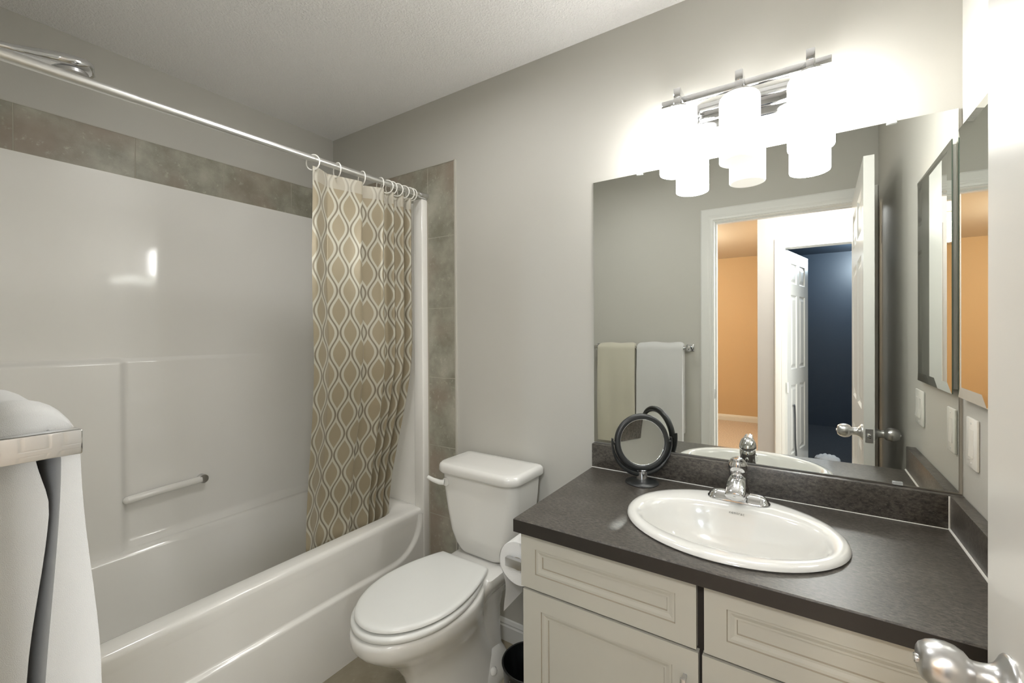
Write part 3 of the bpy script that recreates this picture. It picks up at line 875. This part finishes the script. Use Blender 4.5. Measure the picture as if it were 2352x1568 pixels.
# include the corners exactly
angs = [2*pi*k/n for k in range(n)]
for X in (CX0, XR-0.001):
    for Y in (-0.5662, -0.001):
        angs.append(math.atan2(Y-SCY, X-SCX) % (2*pi))
angs = sorted(set(angs))
inn, out_ = [], []
for a in angs:
    dx, dy = cos(a), sin(a)
    inn.append((SCX+(SA-0.02)*dx, SCY+(SB-0.02)*dy))
    ts = [(X-SCX)/dx for X in (CX0, XR-0.001) if abs(dx) > 1e-9] + [(Y-SCY)/dy for Y in (-0.5662, -0.001) if abs(dy) > 1e-9]
    t = min(q for q in ts if q > 0)
    out_.append((SCX+dx*t, SCY+dy*t))
ins_ = [(min(max(x, CX0+0.003), XR-0.001), max(y, -0.5662+0.003)) for x, y in out_]
cm_.loft([[(x, y, 0.790) for x, y in inn], [(x, y, ZC) for x, y in inn], [(x, y, ZC) for x, y in ins_], [(x, y, ZC-0.003) for x, y in out_], [(x, y, 0.7856) for x, y in out_], [(x, y, 0.7856) for x, y in inn]], cap0=False, cap1=False)
obj('top_slab', cm_, M_counter, ct, angle=30)
obj('shaded_edge', MB().box(CX0+0.001, XR-0.001, -0.5674, -0.5660, 0.7858, ZC-0.0022, bev=0.0005, seg=1), M_shaded_edge, ct)  # shade on the laminate's front edge, painted as a darker plain strip
ZS = 0.9087
obj('backsplash', MB().box(CX0, XR-0.001, -0.0285, -0.0015, ZC, ZS, bev=0.002, seg=2), M_counter, ct)
obj('side_splash', MB().box(XR-0.0285, XR-0.0015, -0.562, -0.029, ZC, ZS, bev=0.002, seg=2), M_counter, ct)
ck = MB()
ck.tube([(XR-0.0295, -0.0305, ZC+0.002), (XR-0.0295, -0.30, ZC+0.002), (XR-0.0295, -0.560, ZC+0.002)], 0.0032, 8)
ck.tube([(XR-0.0295, -0.0295, ZC), (XR-0.0295, -0.0295, ZS-0.002)], 0.0022, 8)
ck.tube([(CX0, -0.0290, ZC+0.0005), (-0.1, -0.0290, ZC+0.0005), (XR-0.03, -0.0290, ZC+0.0005)], 0.0014, 8)
obj('caulk_line', ck, M_caulk, ct)

# ------------------------------------------------------------------ sink
sk = thing('sink', 'white oval drop in sink set into the dark countertop', 'sink', (SCX, SCY, ZC))
def sk_ring(a, b, cy, z, nn=72, kb=2.0):
    out = []
    for i in range(nn):
        t = 2*pi*i/nn; c, s = cos(t), sin(t)
        kk = kb if s > 0 else 2.0
        out.append((SCX+a*math.copysign(abs(c)**(2/kk), c), cy+b*math.copysign(abs(s)**(2/kk), s), z))
    return out
BCY = -0.338
rs = [sk_ring(SA-0.004, SB-0.004, SCY, ZC+0.0005), sk_ring(SA, SB, SCY, ZC+0.004), sk_ring(SA-0.002, SB-0.002, SCY, ZC+0.010), sk_ring(SA-0.008, SB-0.008, SCY, ZC+0.0145),
      sk_ring(SA-0.018, SB-0.018, SCY, ZC+0.0155)]
rs.append(sk_ring(0.225, 0.145, BCY+0.003, ZC+0.0145, kb=2.6))
rs.append(sk_ring(0.219, 0.139, BCY+0.003, ZC+0.0115, kb=2.6))
for dz, q in ((-0.004, 0.975), (-0.03, 0.93), (-0.06, 0.86), (-0.09, 0.75), (-0.115, 0.58), (-0.128, 0.36), (-0.133, 0.13)):
    rs.append(sk_ring(0.216*q, 0.137*q, BCY+0.003+0.01*(1-q), ZC+dz+0.005, kb=2.5))
obj('basin', MB().loft(rs, cap0=False, cap1=True), M_porcelain, sk, angle=60)
obj('drain', MB().lathe([(0, 0), (0.024, 0), (0.024, 0.003), (0.018, 0.004), (0, 0.002)], (SCX, BCY+0.012, ZC-0.1285), (0, 0, 1), 28), M_chrome, sk)
# printed lettering on the inner back slope
cu_ = bpy.data.curves.new('lettering', 'FONT'); cu_.body = 'contrac'; cu_.size = 0.0100; cu_.extrude = 0.0004; cu_.align_x = 'CENTER'; cu_.space_character = 1.25
tmp = bpy.data.objects.new('tmp_text', cu_); C.objects.link(tmp)
dg = bpy.context.evaluated_depsgraph_get()
tme = bpy.data.meshes.new_from_object(tmp.evaluated_get(dg))
bpy.data.objects.remove(tmp)
tme.materials.clear(); tme.materials.append(M_ink)
lt = bpy.data.objects.new('lettering', tme); C.objects.link(lt); lt.parent = sk
LT = lt

# ------------------------------------------------------------------ faucet
FX, FYY, FZ = -0.153, -0.140, ZC+0.0155
fa = thing('faucet', 'chrome single handle faucet at the back of the oval sink', 'faucet', (FX, FYY, FZ))
fb = MB()
fr_ = []
for z, ix, iy in ((0.0, 0.0, 0.0), (0.004, 0.0, 0.0), (0.006, 0.003, 0.003), (0.012, 0.005, 0.006), (0.019, 0.011, 0.011), (0.023, 0.020, 0.017), (0.0245, 0.035, 0.023)):
    w, d = 0.081-ix, 0.0275-iy
    fr_.append(rrect(FX-w, FX+w, FYY-d, FYY+d, min(w, d)*0.98, FZ+z, 8))
fb.loft(fr_)
obj('base_plate', fb, M_chrome, fa, angle=60)
sp = MB()
# spout body: a swept wedge leaning forward from the centre column
secs = [((0, 0.000, 0.008), 0.040, 0.026), ((0, 0.000, 0.016), 0.035, 0.0245), ((0, 0.001, 0.030), 0.029, 0.0235), ((0, 0.001, 0.048), 0.0245, 0.0225), ((0, 0.0, 0.068), 0.0240, 0.0238), ((0, -0.001, 0.082), 0.0243, 0.0243), ((0, -0.002, 0.0855), 0.0230, 0.0230)]
sp.loft([[(FX+p[0]+a*cos(2*pi*k/28), FYY+p[1]+b*sin(2*pi*k/28), FZ+p[2]) for k in range(28)] for p, a, b in secs])
spath = [((0.0, 0.004, 0.062), 0.0205, 0.018), ((0.0, -0.018, 0.062), 0.0235, 0.0180), ((0.0, -0.036, 0.058), 0.0248, 0.0175), ((0.0, -0.054, 0.050), 0.0260, 0.0165), ((0.0, -0.069, 0.041), 0.0264, 0.0150), ((0.0, -0.079, 0.0345), 0.0252, 0.0135), ((0.0, -0.0815, 0.0325), 0.0222, 0.0110)]
rr_ = []
for i, (p, a, b) in enumerate(spath):
    t_ = Vector((0, -1, -0.45 if i > 1 else -0.1)).normalized()
    e1 = Vector((1, 0, 0)); e2 = e1.cross(t_)
    rr_.append([Vector((FX, FYY, FZ))+Vector(p)+e1*a*cos(2*pi*k/24)+e2*b*sin(2*pi*k/24) for k in range(24)])
sp.loft(rr_)
obj('spout', sp, M_chrome, fa, angle=60)
hdl = MB()
hs = []
# domed handle cap with a lever beak lifting to the front
for z, r in ((0.086, 0.0237), (0.088, 0.0255), (0.094, 0.0264), (0.102, 0.0258), (0.110, 0.0235), (0.118, 0.0193), (0.124, 0.0132), (0.1275, 0.0056), (0.128, 0.0011)):
    sh_ = -0.45*(z-0.083)
    hs.append([(FX+r*cos(2*pi*k/28), FYY-0.002+sh_*0.5+r*1.08*sin(2*pi*k/28), FZ+z) for k in range(28)])
hdl.loft(hs)
lev = [((0, -0.006, 0.113), 0.0175, 0.0110), ((0, -0.020, 0.119), 0.0158, 0.0078), ((0, -0.034, 0.124), 0.0135, 0.0052), ((0, -0.045, 0.1275), 0.0110, 0.0036), ((0, -0.051, 0.129), 0.0060, 0.0022)]
hdl.loft([[Vector((FX, FYY, FZ))+Vector(p)+Vector((a*cos(2*pi*k/20), 0.3*b*sin(2*pi*k/20), b*sin(2*pi*k/20))) for k in range(20)] for p, a, b in lev])
hd_o = obj('handle', hdl, M_chrome, fa, angle=60)
obj('temperature_dot', MB().lathe([(0, 0), (0.0035, 0), (0.0035, 0.0014), (0, 0.0016)], (FX, FYY-0.0302, FZ+0.099), (0, -1, 0.1), 16), M_red, hd_o)
obj('pop_up_rod', MB().tube([(FX, FYY+0.024, FZ+0.015), (FX, FYY+0.024, FZ+0.055)], 0.0026, 10).lathe([(0, 0), (0.005, 0.002), (0.0055, 0.006), (0.003, 0.010), (0, 0.0105)], (FX, FYY+0.024, FZ+0.054), (0, 0, 1), 14), M_chrome, fa)

# ------------------------------------------------------------------ wall mirror
MX0, MX1, MZ0, MZ1 = -0.6544, 0.3342, 0.9124, 1.8889
wm = thing('wall_mirror', 'large frameless wall mirror above the vanity backsplash', 'mirror', ((MX0+MX1)/2, -0.0065, MZ0), rot=(radians(-0.1302), 0, radians(-0.1387)))
g = MB()
hw_ = (MX1-MX0)/2; hh = MZ1-MZ0
g.add([(-hw_, 0, 0), (hw_, 0, 0), (hw_, 0, hh), (-hw_, 0, hh)], [(0, 1, 2, 3)], 0)
e = 0.0045
g.add([(-hw_, 0, 0), (hw_, 0, 0), (hw_, 0, hh), (-hw_, 0, hh), (-hw_, e, 0), (hw_, e, 0), (hw_, e, hh), (-hw_, e, hh)],
      [(0, 1, 5, 4), (1, 2, 6, 5), (2, 3, 7, 6), (3, 0, 4, 7), (4, 5, 6, 7)], 1)
obj('glass', g, [M_mirror, M_mirredge], wm, local=True, angle=20)
cxm = (MX0+MX1)/2
for cx_, z_ in ((-0.478, hh), (0.205, hh), (0.216, 0.0)):
    x_ = cx_-cxm
    c_ = MB().box(x_-0.011, x_+0.011, -0.004, -0.001, z_-(0.006 if z_ > 0.5 else 0.001), z_+(0.003 if z_ > 0.5 else 0.008), bev=0.001, seg=1)
    obj('clip', c_, M_clear, wm, local=True)

# ------------------------------------------------------------------ vanity light
vl = thing('vanity_light', 'chrome three shade vanity light with unlit middle shade above mirror', 'light fixture', (-0.152, 0, 2.03))
bp_ = MB()
bp_.box(-0.285, -0.018, -0.012, -0.0005, 1.985, 2.072, bev=0.003)
bp_.box(-0.277, -0.026, -0.022, -0.010, 2.012, 2.066, bev=0.003)
obj('back_plate', bp_, M_chrome, vl)
obj('stem', MB().box(-0.166, -0.138, -0.062, -0.020, 2.055, 2.075, bev=0.002), M_chrome, vl)
obj('bar', MB().box(-0.384, 0.072, -0.072, -0.056, 2.062, 2.084, bev=0.002), M_chrome, vl)
for k, x_ in enumerate((-0.3236, -0.1500, 0.0228)):
    yA = -0.112
    am_ = MB().box(x_-0.0105, x_+0.0105, yA-0.012, -0.050, 2.060, 2.090, bev=0.002)
    am_.box(x_-0.0105, x_+0.0105, yA-0.011, yA+0.011, 2.030, 2.064, bev=0.002)
    ao = obj('arm', am_, M_chrome, vl)
    so = MB().lathe([(0, 0.012), (0.030, 0.012), (0.034, 0.008), (0.034, 0.0), (0, 0.0)], (x_, yA, 2.020), (0, 0, 1), 32)
    obj('socket_cap', so, M_chrome, ao)
    Rr = 0.0545
    s_ = MB().lathe([(0, 2.0225), (0.020, 2.0225), (Rr-0.014, 2.0215), (Rr-0.006, 2.0175), (Rr-0.0015, 2.011), (Rr, 2.003), (Rr, 1.998), (Rr, 1.99), (Rr, 1.92), (Rr, 1.85), (Rr, 1.832), (Rr, 1.828), (Rr-0.0012, 1.8245), (Rr-0.004, 1.823), (Rr-0.008, 1.823), (0, 1.823)], (x_, yA, 0), (0, 0, 1), 56, cap=False)
    so_ = obj('shade', s_, M_shade_off if k == 1 else M_shade_on, vl, angle=60)
    so_['label'] = 'unlit middle opal glass shade' if k == 1 else 'glowing opal glass shade'

# ------------------------------------------------------------------ medicine cabinet on the right wall
mc = thing('medicine_cabinet', 'mirrored medicine cabinet with slanted glass edges on the right wall', 'cabinet', (XR, -0.24, 1.16))
CY0, CY1, CZ0, CZ1, CXF = -0.449, -0.036, 1.160, 1.824, 0.3240
obj('cabinet_box', MB().box(CXF+0.006, XR-0.0005, CY0+0.010, CY1-0.010, CZ0+0.012, CZ1-0.012, bev=0.001, seg=1), M_switch, mc)
bv = MB(); B = 0.028
o_ = [(CY0, CZ0), (CY1, CZ0), (CY1, CZ1), (CY0, CZ1)]
i_ = [(CY0+B, CZ0+B), (CY1-B, CZ0+B), (CY1-B, CZ1-B), (CY0+B, CZ1-B)]
xo, xi = CXF+0.0035, CXF
P = [(xo, a, b) for a, b in o_] + [(xi, a, b) for a, b in i_] + [(CXF+0.006, a, b) for a, b in o_]
bv.add(P, [(4, 5, 6, 7)] + [(q, (q+1) % 4, 4+(q+1) % 4, 4+q) for q in range(4)], 0)
bv.add(P, [(q, (q+1) % 4, 8+(q+1) % 4, 8+q) for q in range(4)] + [(8, 9, 10, 11)], 1)
obj('mirror_door', bv, [M_mirror, M_mirredge], mc, angle=1)
hg = MB()
hg.box(CXF+0.007, CXF+0.013, CY1-0.011, CY1-0.003, CZ0+0.014, CZ1-0.014)
obj('piano_hinge', hg, M_satin, mc)

# ------------------------------------------------------------------ switch plates on the right wall
def plate(name, label, y, z, w, h, rockers, cat):
    t = thing(name, label, cat, (XR, y, z))
    obj('plate', MB().box(XR-0.006, XR-0.0003, y-w/2, y+w/2, z-h/2, z+h/2, bev=0.0025), M_switch, t)
    for ry, tilt in rockers:
        r_ = MB(); hwid, hh_ = 0.0165, 0.033
        y0 = y+ry
        r_.add([(XR-0.0062-tilt*0.004*(k_), yy_, z+zz_) for k_, zz_ in ((1, -hh_), (0, 0), (0.2, hh_)) for yy_ in (y0-hwid, y0+hwid)] + [(XR-0.004, yy_, z+zz_) for zz_ in (-hh_, 0, hh_) for yy_ in (y0-hwid, y0+hwid)],
               [(0, 1, 3, 2), (2, 3, 5, 4), (0, 2, 8, 6), (2, 4, 10, 8), (1, 3, 9, 7), (3, 5, 11, 9), (0, 1, 7, 6), (4, 5, 11, 10)])
        obj('rocker' if cat == 'light switch' else 'insert', r_, M_switch, t, angle=10)
    for sz in (-h/2+0.012, h/2-0.012):
        obj('screw', MB().lathe([(0, 0), (0.0028, 0), (0.0028, 0.0007), (0, 0.001)], (XR-0.006, y, z+sz), (-1, 0, 0), 12), M_trim, t)
    return t
plate('wall_plate', 'white single wall plate just above the side splash below the cabinet', -0.094, 1.058, 0.076, 0.119, [(0, 0.3)], 'wall plate')
plate('light_switch', 'white double rocker light switch beyond the cabinet, seen in the mirror', -0.487, 1.063, 0.118, 0.119, [(-0.023, 1.0), (0.023, 1.0)], 'light switch')

# ------------------------------------------------------------------ round makeup mirror
mm = thing('makeup_mirror', 'round black tabletop makeup mirror on the left of the countertop', 'mirror', (-0.445, -0.100, ZC), rot=(0, 0, radians(38)))
# local frame: mirror faces -y
b_ = MB().lathe([(0, 0), (0.053, 0), (0.0545, 0.002), (0.053, 0.0045), (0.040, 0.0085), (0.022, 0.012), (0.014, 0.014), (0, 0.014)], (0, 0, 0), (0, 0, 1), 44)
obj('base', b_, M_black, mm, local=True, angle=50)
obj('stem', MB().lathe([(0, 0.010), (0.0180, 0.010), (0.0180, 0.040), (0.016, 0.042), (0, 0.042)], (0, 0, 0), (0, 0, 1), 28), M_chrome, mm, local=True)
MZ = 0.136; MR = 0.0905
yk = MB()
sec = []
for q in lin(radians(172), radians(368), 44):
    # crescent yoke around the lower half
    th = 0.5+0.5*cos(2*(q-radians(270))*0.95)
    Ry = MR+0.0105+0.004*max(0, -sin(q))**2
    d = Vector((cos(q), 0, sin(q)))
    w = 0.004+0.0085*abs(sin(q))**1.5 if sin(q) < 0 else 0.004
    dep = 0.008+0.004*max(0, -sin(q))
    c_ = Vector((0, 0, MZ))+d*Ry
    sec.append([c_ + d*(w*0.8*cos(2*pi*k/12)) + Vector((0, dep*sin(2*pi*k/12), 0)) for k in range(12)])
yk.loft(sec)
for s in (-1, 1):
    yk.lathe([(0, 0), (0.006, 0), (0.006, 0.012), (0, 0.012)], (s*(MR+0.008), 0, MZ), (-s, 0, 0), 14)
yo = obj('yoke', yk, M_black, mm, local=True, angle=50)
obj('yoke_button', MB().lathe([(0, 0), (0.0165, 0), (0.0165, 0.002), (0.014, 0.0032), (0, 0.0036)], (0, -0.004, 0.0475), (0, -0.25, 1), 28), M_chrome, yo, local=True)
tilt = radians(-6)
Rx = Matrix.Translation((0, 0, MZ)) @ Matrix.Rotation(tilt, 4, 'X')
fm = MB().torus((0, 0, 0), (0, 1, 0), MR-0.007, 0.0105, 72, 14)
fm.v = [tuple(Rx @ Vector(p)) for p in fm.v]
obj('frame', fm, M_black, mm, local=True, angle=60)
def glass(sgn, conc):
    m_ = MB(); Rg = MR-0.0145
    prof = []
    for i in range(13):
        r_ = Rg*i/12
        prof.append((r_, sgn*(-0.0045 if not conc else -0.0045+0.0041*(1-(r_/Rg)**2))))
    m_.lathe(prof, (0, 0, 0), (0, 1, 0), 64, cap=False)
    m_.v = [tuple(Rx @ Vector(p)) for p in m_.v]
    return m_
fg = obj('magnifying_glass', glass(1, True), M_mirror, mm, local=True, angle=80)
bg = obj('rear_glass', glass(-1, False), M_mirror, mm, local=True, angle=80)
bz = MB().torus((0, -0.0052, 0), (0, 1, 0), MR-0.0155, 0.0011, 64, 8)
bz.v = [tuple(Rx @ Vector(p)) for p in bz.v]
obj('chrome_bezel', bz, M_chrome, mm, local=True, angle=60)

# ------------------------------------------------------------------ towel bar and towels
TBX0, TBX1 = -1.262, -0.6065
BY, BZ = -1.4475, 1.221
tbar = thing('towel_bar', 'square chrome towel bar on the wall beside the doorway', 'towel bar', ((TBX0+TBX1)/2, YN, BZ))
for x_ in (TBX0, TBX1-0.022):
    p_ = MB().box(x_, x_+0.022, YN+0.006, -1.4295, BZ-0.0125, BZ+0.0125, bev=0.002)
    po = obj('post', p_, M_chrome, tbar)
    obj('wall_mount', MB().box(x_-0.013, x_+0.035, YN+0.0004, YN+0.010, BZ-0.024, BZ+0.024, bev=0.003), M_chrome, po)
obj('bar', MB().box(TBX0+0.01, TBX1-0.01, BY-0.007, BY+0.007, BZ-0.007, BZ+0.007, bev=0.0015), M_chrome, tbar)

def towel(name, label, x0, x1, mat, zf, zb, th, seed, shear=0.0):
    rnd = random.Random(seed)
    g_ = 0.0095                         # inner clearance over the bar
    ph = [rnd.uniform(0, 6.28) for _ in range(6)]
    def section(x):
        u = (x-x0)/(x1-x0)
        w1 = 0.006*sin(u*7+ph[0]) + 0.004*sin(u*15+ph[1])
        def wob(z, s):
            k = smooth(0.0, 0.25, BZ-z)
            return k*(w1*s + 0.005*sin(z*9+ph[2]+u*3))
        outp, inp = [], []
        e_ = min(1.0, 0.78+4.0*min(u, 1-u))      # ends round off a little
        bulge = e_*(1+0.06*sin(u*11+ph[3]))
        hf = [BZ-0.012-(BZ-0.012-zf)*(k/26)**1.8 for k in range(26, -1, -1)]; hb = [BZ-0.012-(BZ-0.012-zb)*(k/26)**1.8 for k in range(27)]
        for z in hf:
            k = smooth(0, 0.30, BZ-z)
            outp.append((BY+(0.025+0.011*k)*(0.85+0.15*e_)+wob(z, 1)*0.6, z))
        cy, fr, bk, hi = BY-0.018, 0.043, 0.031, (0.050+th-0.036)*bulge
        for a in lin(0, pi, 17)[1:-1]:
            c_ = cos(a); outp.append((cy+(fr if c_ > 0 else bk)*c_, BZ-0.012+hi*sin(a)**0.95))
        for z in hb: outp.append((max(YN+0.006, BY-0.046+wob(z, 0.3)*0.4-0.004*smooth(0, 0.4, BZ-z)), z))
        for z in reversed(hb):
            k = smooth(0.05, 0.26, BZ-z); p = 1-smooth(0.008, 0.075, BZ-z)
            inp.append((BY+0.001-0.0105*p-0.020*k+wob(z, 0.3)*0.3, z))
        for a in reversed(lin(0, pi, 9)[1:-1]): inp.append((BY+0.0095*cos(a), BZ-0.010+0.020*sin(a)))
        for z in reversed(hf):
            k = smooth(0.02, 0.30, BZ-z)
            inp.append((BY+0.0095-0.019*k+wob(z, 1)*0.5, z))
        lean = lambda z: shear*(BZ-z)
        return [(x+lean(z)*(1 if u < 0.5 else 1), y, z) for y, z in outp+inp]
    m_ = MB().loft([section(x) for x in lin(x0, x1, 26)])
    o_ = obj(name, m_, mat, angle=70)
    return o_
tag(towel('towel', 'white towel hanging on the bar, nearest the doorway', -0.947, -0.647, M_towelw, 0.56, 0.66, 0.036, 3), 'white towel hanging on the chrome bar, the one nearest the doorway', 'towel', 'towels on the chrome bar')
tag(towel('towel', '', -1.232, -0.962, M_towelc, 0.56, 0.70, 0.030, 8, shear=0.01), 'cream towel hanging on the chrome bar, farther from the doorway', 'towel', 'towels on the chrome bar')

# ------------------------------------------------------------------ toilet paper and its holder on the vanity side
hx = VX0+0.004
RX, RZ_, RY0, RY1 = -0.713, 0.640, -0.455, -0.355
ph_ = thing('paper_holder', 'chrome toilet paper holder arm on the vanity side', 'toilet paper holder', (hx, -0.46, RZ_))
obj('arm', MB().box(RX-0.030, hx-0.004, -0.480, -0.464, RZ_-0.013, RZ_+0.013, bev=0.002), M_satin, ph_)
obj('wall_mount', MB().box(hx-0.006, hx-0.0002, -0.494, -0.450, RZ_-0.022, RZ_+0.022, bev=0.002), M_satin, ph_)
obj('spindle', MB().tube([(RX, -0.466, RZ_), (RX, -0.345, RZ_)], 0.008, 14), M_satin, ph_)
tpr = thing('toilet_paper_roll', 'white toilet paper roll with a hanging sheet beside the toilet', 'toilet paper', (RX, -0.405, RZ_))
R0 = 0.066
rl = MB()
rl.lathe([(0.020, 0.0), (R0-0.002, 0.0), (R0, 0.002), (R0, 0.098), (R0-0.002, 0.100), (0.020, 0.100), (0.020, 0.0)], (RX, RY1, RZ_-0.010), (0, -1, 0), 48, cap=False)
obj('roll', rl, M_paper, tpr, angle=40)
co = MB().lathe([(0.0198, -0.0005), (0.0198, 0.1005), (0.0178, 0.1005), (0.0178, -0.0005), (0.0198, -0.0005)], (RX, RY1, RZ_-0.010), (0, -1, 0), 32, cap=False)
obj('core', co, M_core, tpr, angle=40)
zc_ = RZ_-0.010
def sheet(s, v):
    # leaves the roll on the tub side and hangs
    y = RY1+(RY0-RY1)*v
    if s < 0.25:
        a = radians(150)+(radians(205)-radians(150))*(s/0.25)
        return (RX+(R0+0.0012)*cos(a), y, zc_+(R0+0.0012)*sin(a))
    t = (s-0.25)/0.75
    a = radians(205)
    px, pz = RX+(R0+0.0012)*cos(a), zc_+(R0+0.0012)*sin(a)
    return (px+0.016*sin(t*pi/2)+0.005*sin(t*5)*v, y+0.004*sin(t*4), pz-t*(0.118+0.012*v))
shm = MB().grid(sheet, lin(0, 1, 30), lin(0, 1, 8))
n0 = len(shm.v)
obj('hanging_sheet', shm, M_paper, tpr, angle=80)

# ------------------------------------------------------------------ waste bin between toilet and vanity
bc = (-0.748, -0.325)
bn = thing('waste_bin', 'small black waste bin between toilet and vanity', 'waste bin', (bc[0], bc[1], 0))
bpz = 0.238
obj('bucket', MB().lathe([(0, 0.0), (0.072, 0.0), (0.074, 0.004), (0.092, bpz-0.01), (0.094, bpz), (0.090, bpz), (0.088, bpz-0.01), (0.070, 0.006), (0, 0.006)], (bc[0], bc[1], 0), (0, 0, 1), 44), M_binblack, bn, angle=50)
obj('rim', MB().torus((bc[0], bc[1], bpz), (0, 0, 1), 0.0925, 0.0035, 48, 8), M_binblack, bn)
lm = MB(); rnd = random.Random(5)
def liner(a, h):
    r = 0.084*(1-0.12*h) + 0.006*sin(a*9+h*3)+0.004*sin(a*23)
    return (bc[0]+r*cos(a), bc[1]+r*sin(a), 0.225-0.13*h+0.012*sin(a*5))
lm.grid(lambda a, h: liner(a, h), lin(-1.9, 1.2, 60), lin(0, 1, 8))
tag(obj('bin_liner', lm, M_film, angle=80), 'crumpled clear bag lining the black waste bin', 'bin liner')
ti = MB(); bm_ = bmesh.new(); bmesh.ops.create_icosphere(bm_, subdivisions=3, radius=0.034)
for v in bm_.verts:
    v.co *= 1+0.22*sin(v.co.x*170+1)*sin(v.co.y*150)*sin(v.co.z*160+2)
    v.co += Vector((bc[0]+0.022, bc[1]-0.02, 0.160))
ti.bm(bm_)
tag(obj('crumpled_tissue', ti, M_paper, angle=30), 'crumpled white tissue lying in the black waste bin', 'tissue')

# ------------------------------------------------------------------ small things seen beyond the doorway
p0 = Vector((-0.073, -3.10, 0.632)); 
off = dn2*0.012
pts = []
for u, z in ((0.150, 0.668), (0.158, 0.675), (0.168, 0.668), (0.176, 0.64), (0.186, 0.55), (0.190, 0.42), (0.196, 0.32), (0.215, 0.24), (0.235, 0.12), (0.245, 0.0)):
    q = h2 + du2*u + off; pts.append((q.x, q.y, z))
cpts = catmull(pts, 5)
tag(obj('curved_rod', MB().tube(cpts, 0.007, 10), M_rubber), 'thin dark curved rod leaning on the ajar white door in the mirror', 'rod')
wc = MB(); bm_ = bmesh.new(); bmesh.ops.create_icosphere(bm_, subdivisions=4, radius=1)
for v in bm_.verts:
    q = v.co.copy()
    v.co = Vector((q.x*0.11, q.y*0.10, max(-0.02, q.z*0.05)*(1+0.25*sin(q.x*9)*cos(q.y*8)) + 0.02))
    v.co += Vector((0.205, -3.96, 0.0))
wc.bm(bm_)
tag(obj('folded_cloth', wc, M_linen, angle=60), 'white bundled cloth on the floor of the dark blue room', 'cloth')

# ------------------------------------------------------------------ unseen ceiling lamps added to light the hall and the rooms
for nm, loc, w, col in ADDED_LAMPS:
    lab = 'added unseen frosted ceiling dome light in the %s' % nm
    dome = thing('added_ceiling_light', lab, 'added ceiling light', (loc[0], loc[1], H))
    obj('trim_ring', MB().lathe([(0.14, 0), (0.152, 0), (0.152, -0.012), (0.14, -0.014), (0.14, 0)], (loc[0], loc[1], H-0.0005), (0, 0, 1), 36, cap=False), M_trim, dome)
    obj('dome', MB().lathe([(0.14, -0.004), (0.14, -0.012), (0.13, -0.026), (0.105, -0.042), (0.06, -0.053), (0, -0.057)], (loc[0], loc[1], H-0.001), (0, 0, 1), 36, cap=False), M_dome, dome)
    flush = nm == 'bathroom'
    ldt = bpy.data.lights.new('added_dome_lamp', 'AREA' if flush else 'POINT')
    if flush: ldt.shape = 'DISK'; ldt.size = 0.27
    else: ldt.shadow_soft_size = 0.10
    ldt.energy = w; ldt.color = col
    lo = bpy.data.objects.new('added_dome_lamp', ldt); C.objects.link(lo)
    lo.parent = dome
    lo.location = (0, 0, -0.062 if flush else -0.165)

# lettering placed on the basin's back slope
LT.location = (-0.1500-SCX, -0.2036-SCY, 0.8175-ZC)
LT.rotation_euler = (radians(77), 0, radians(-1.5))
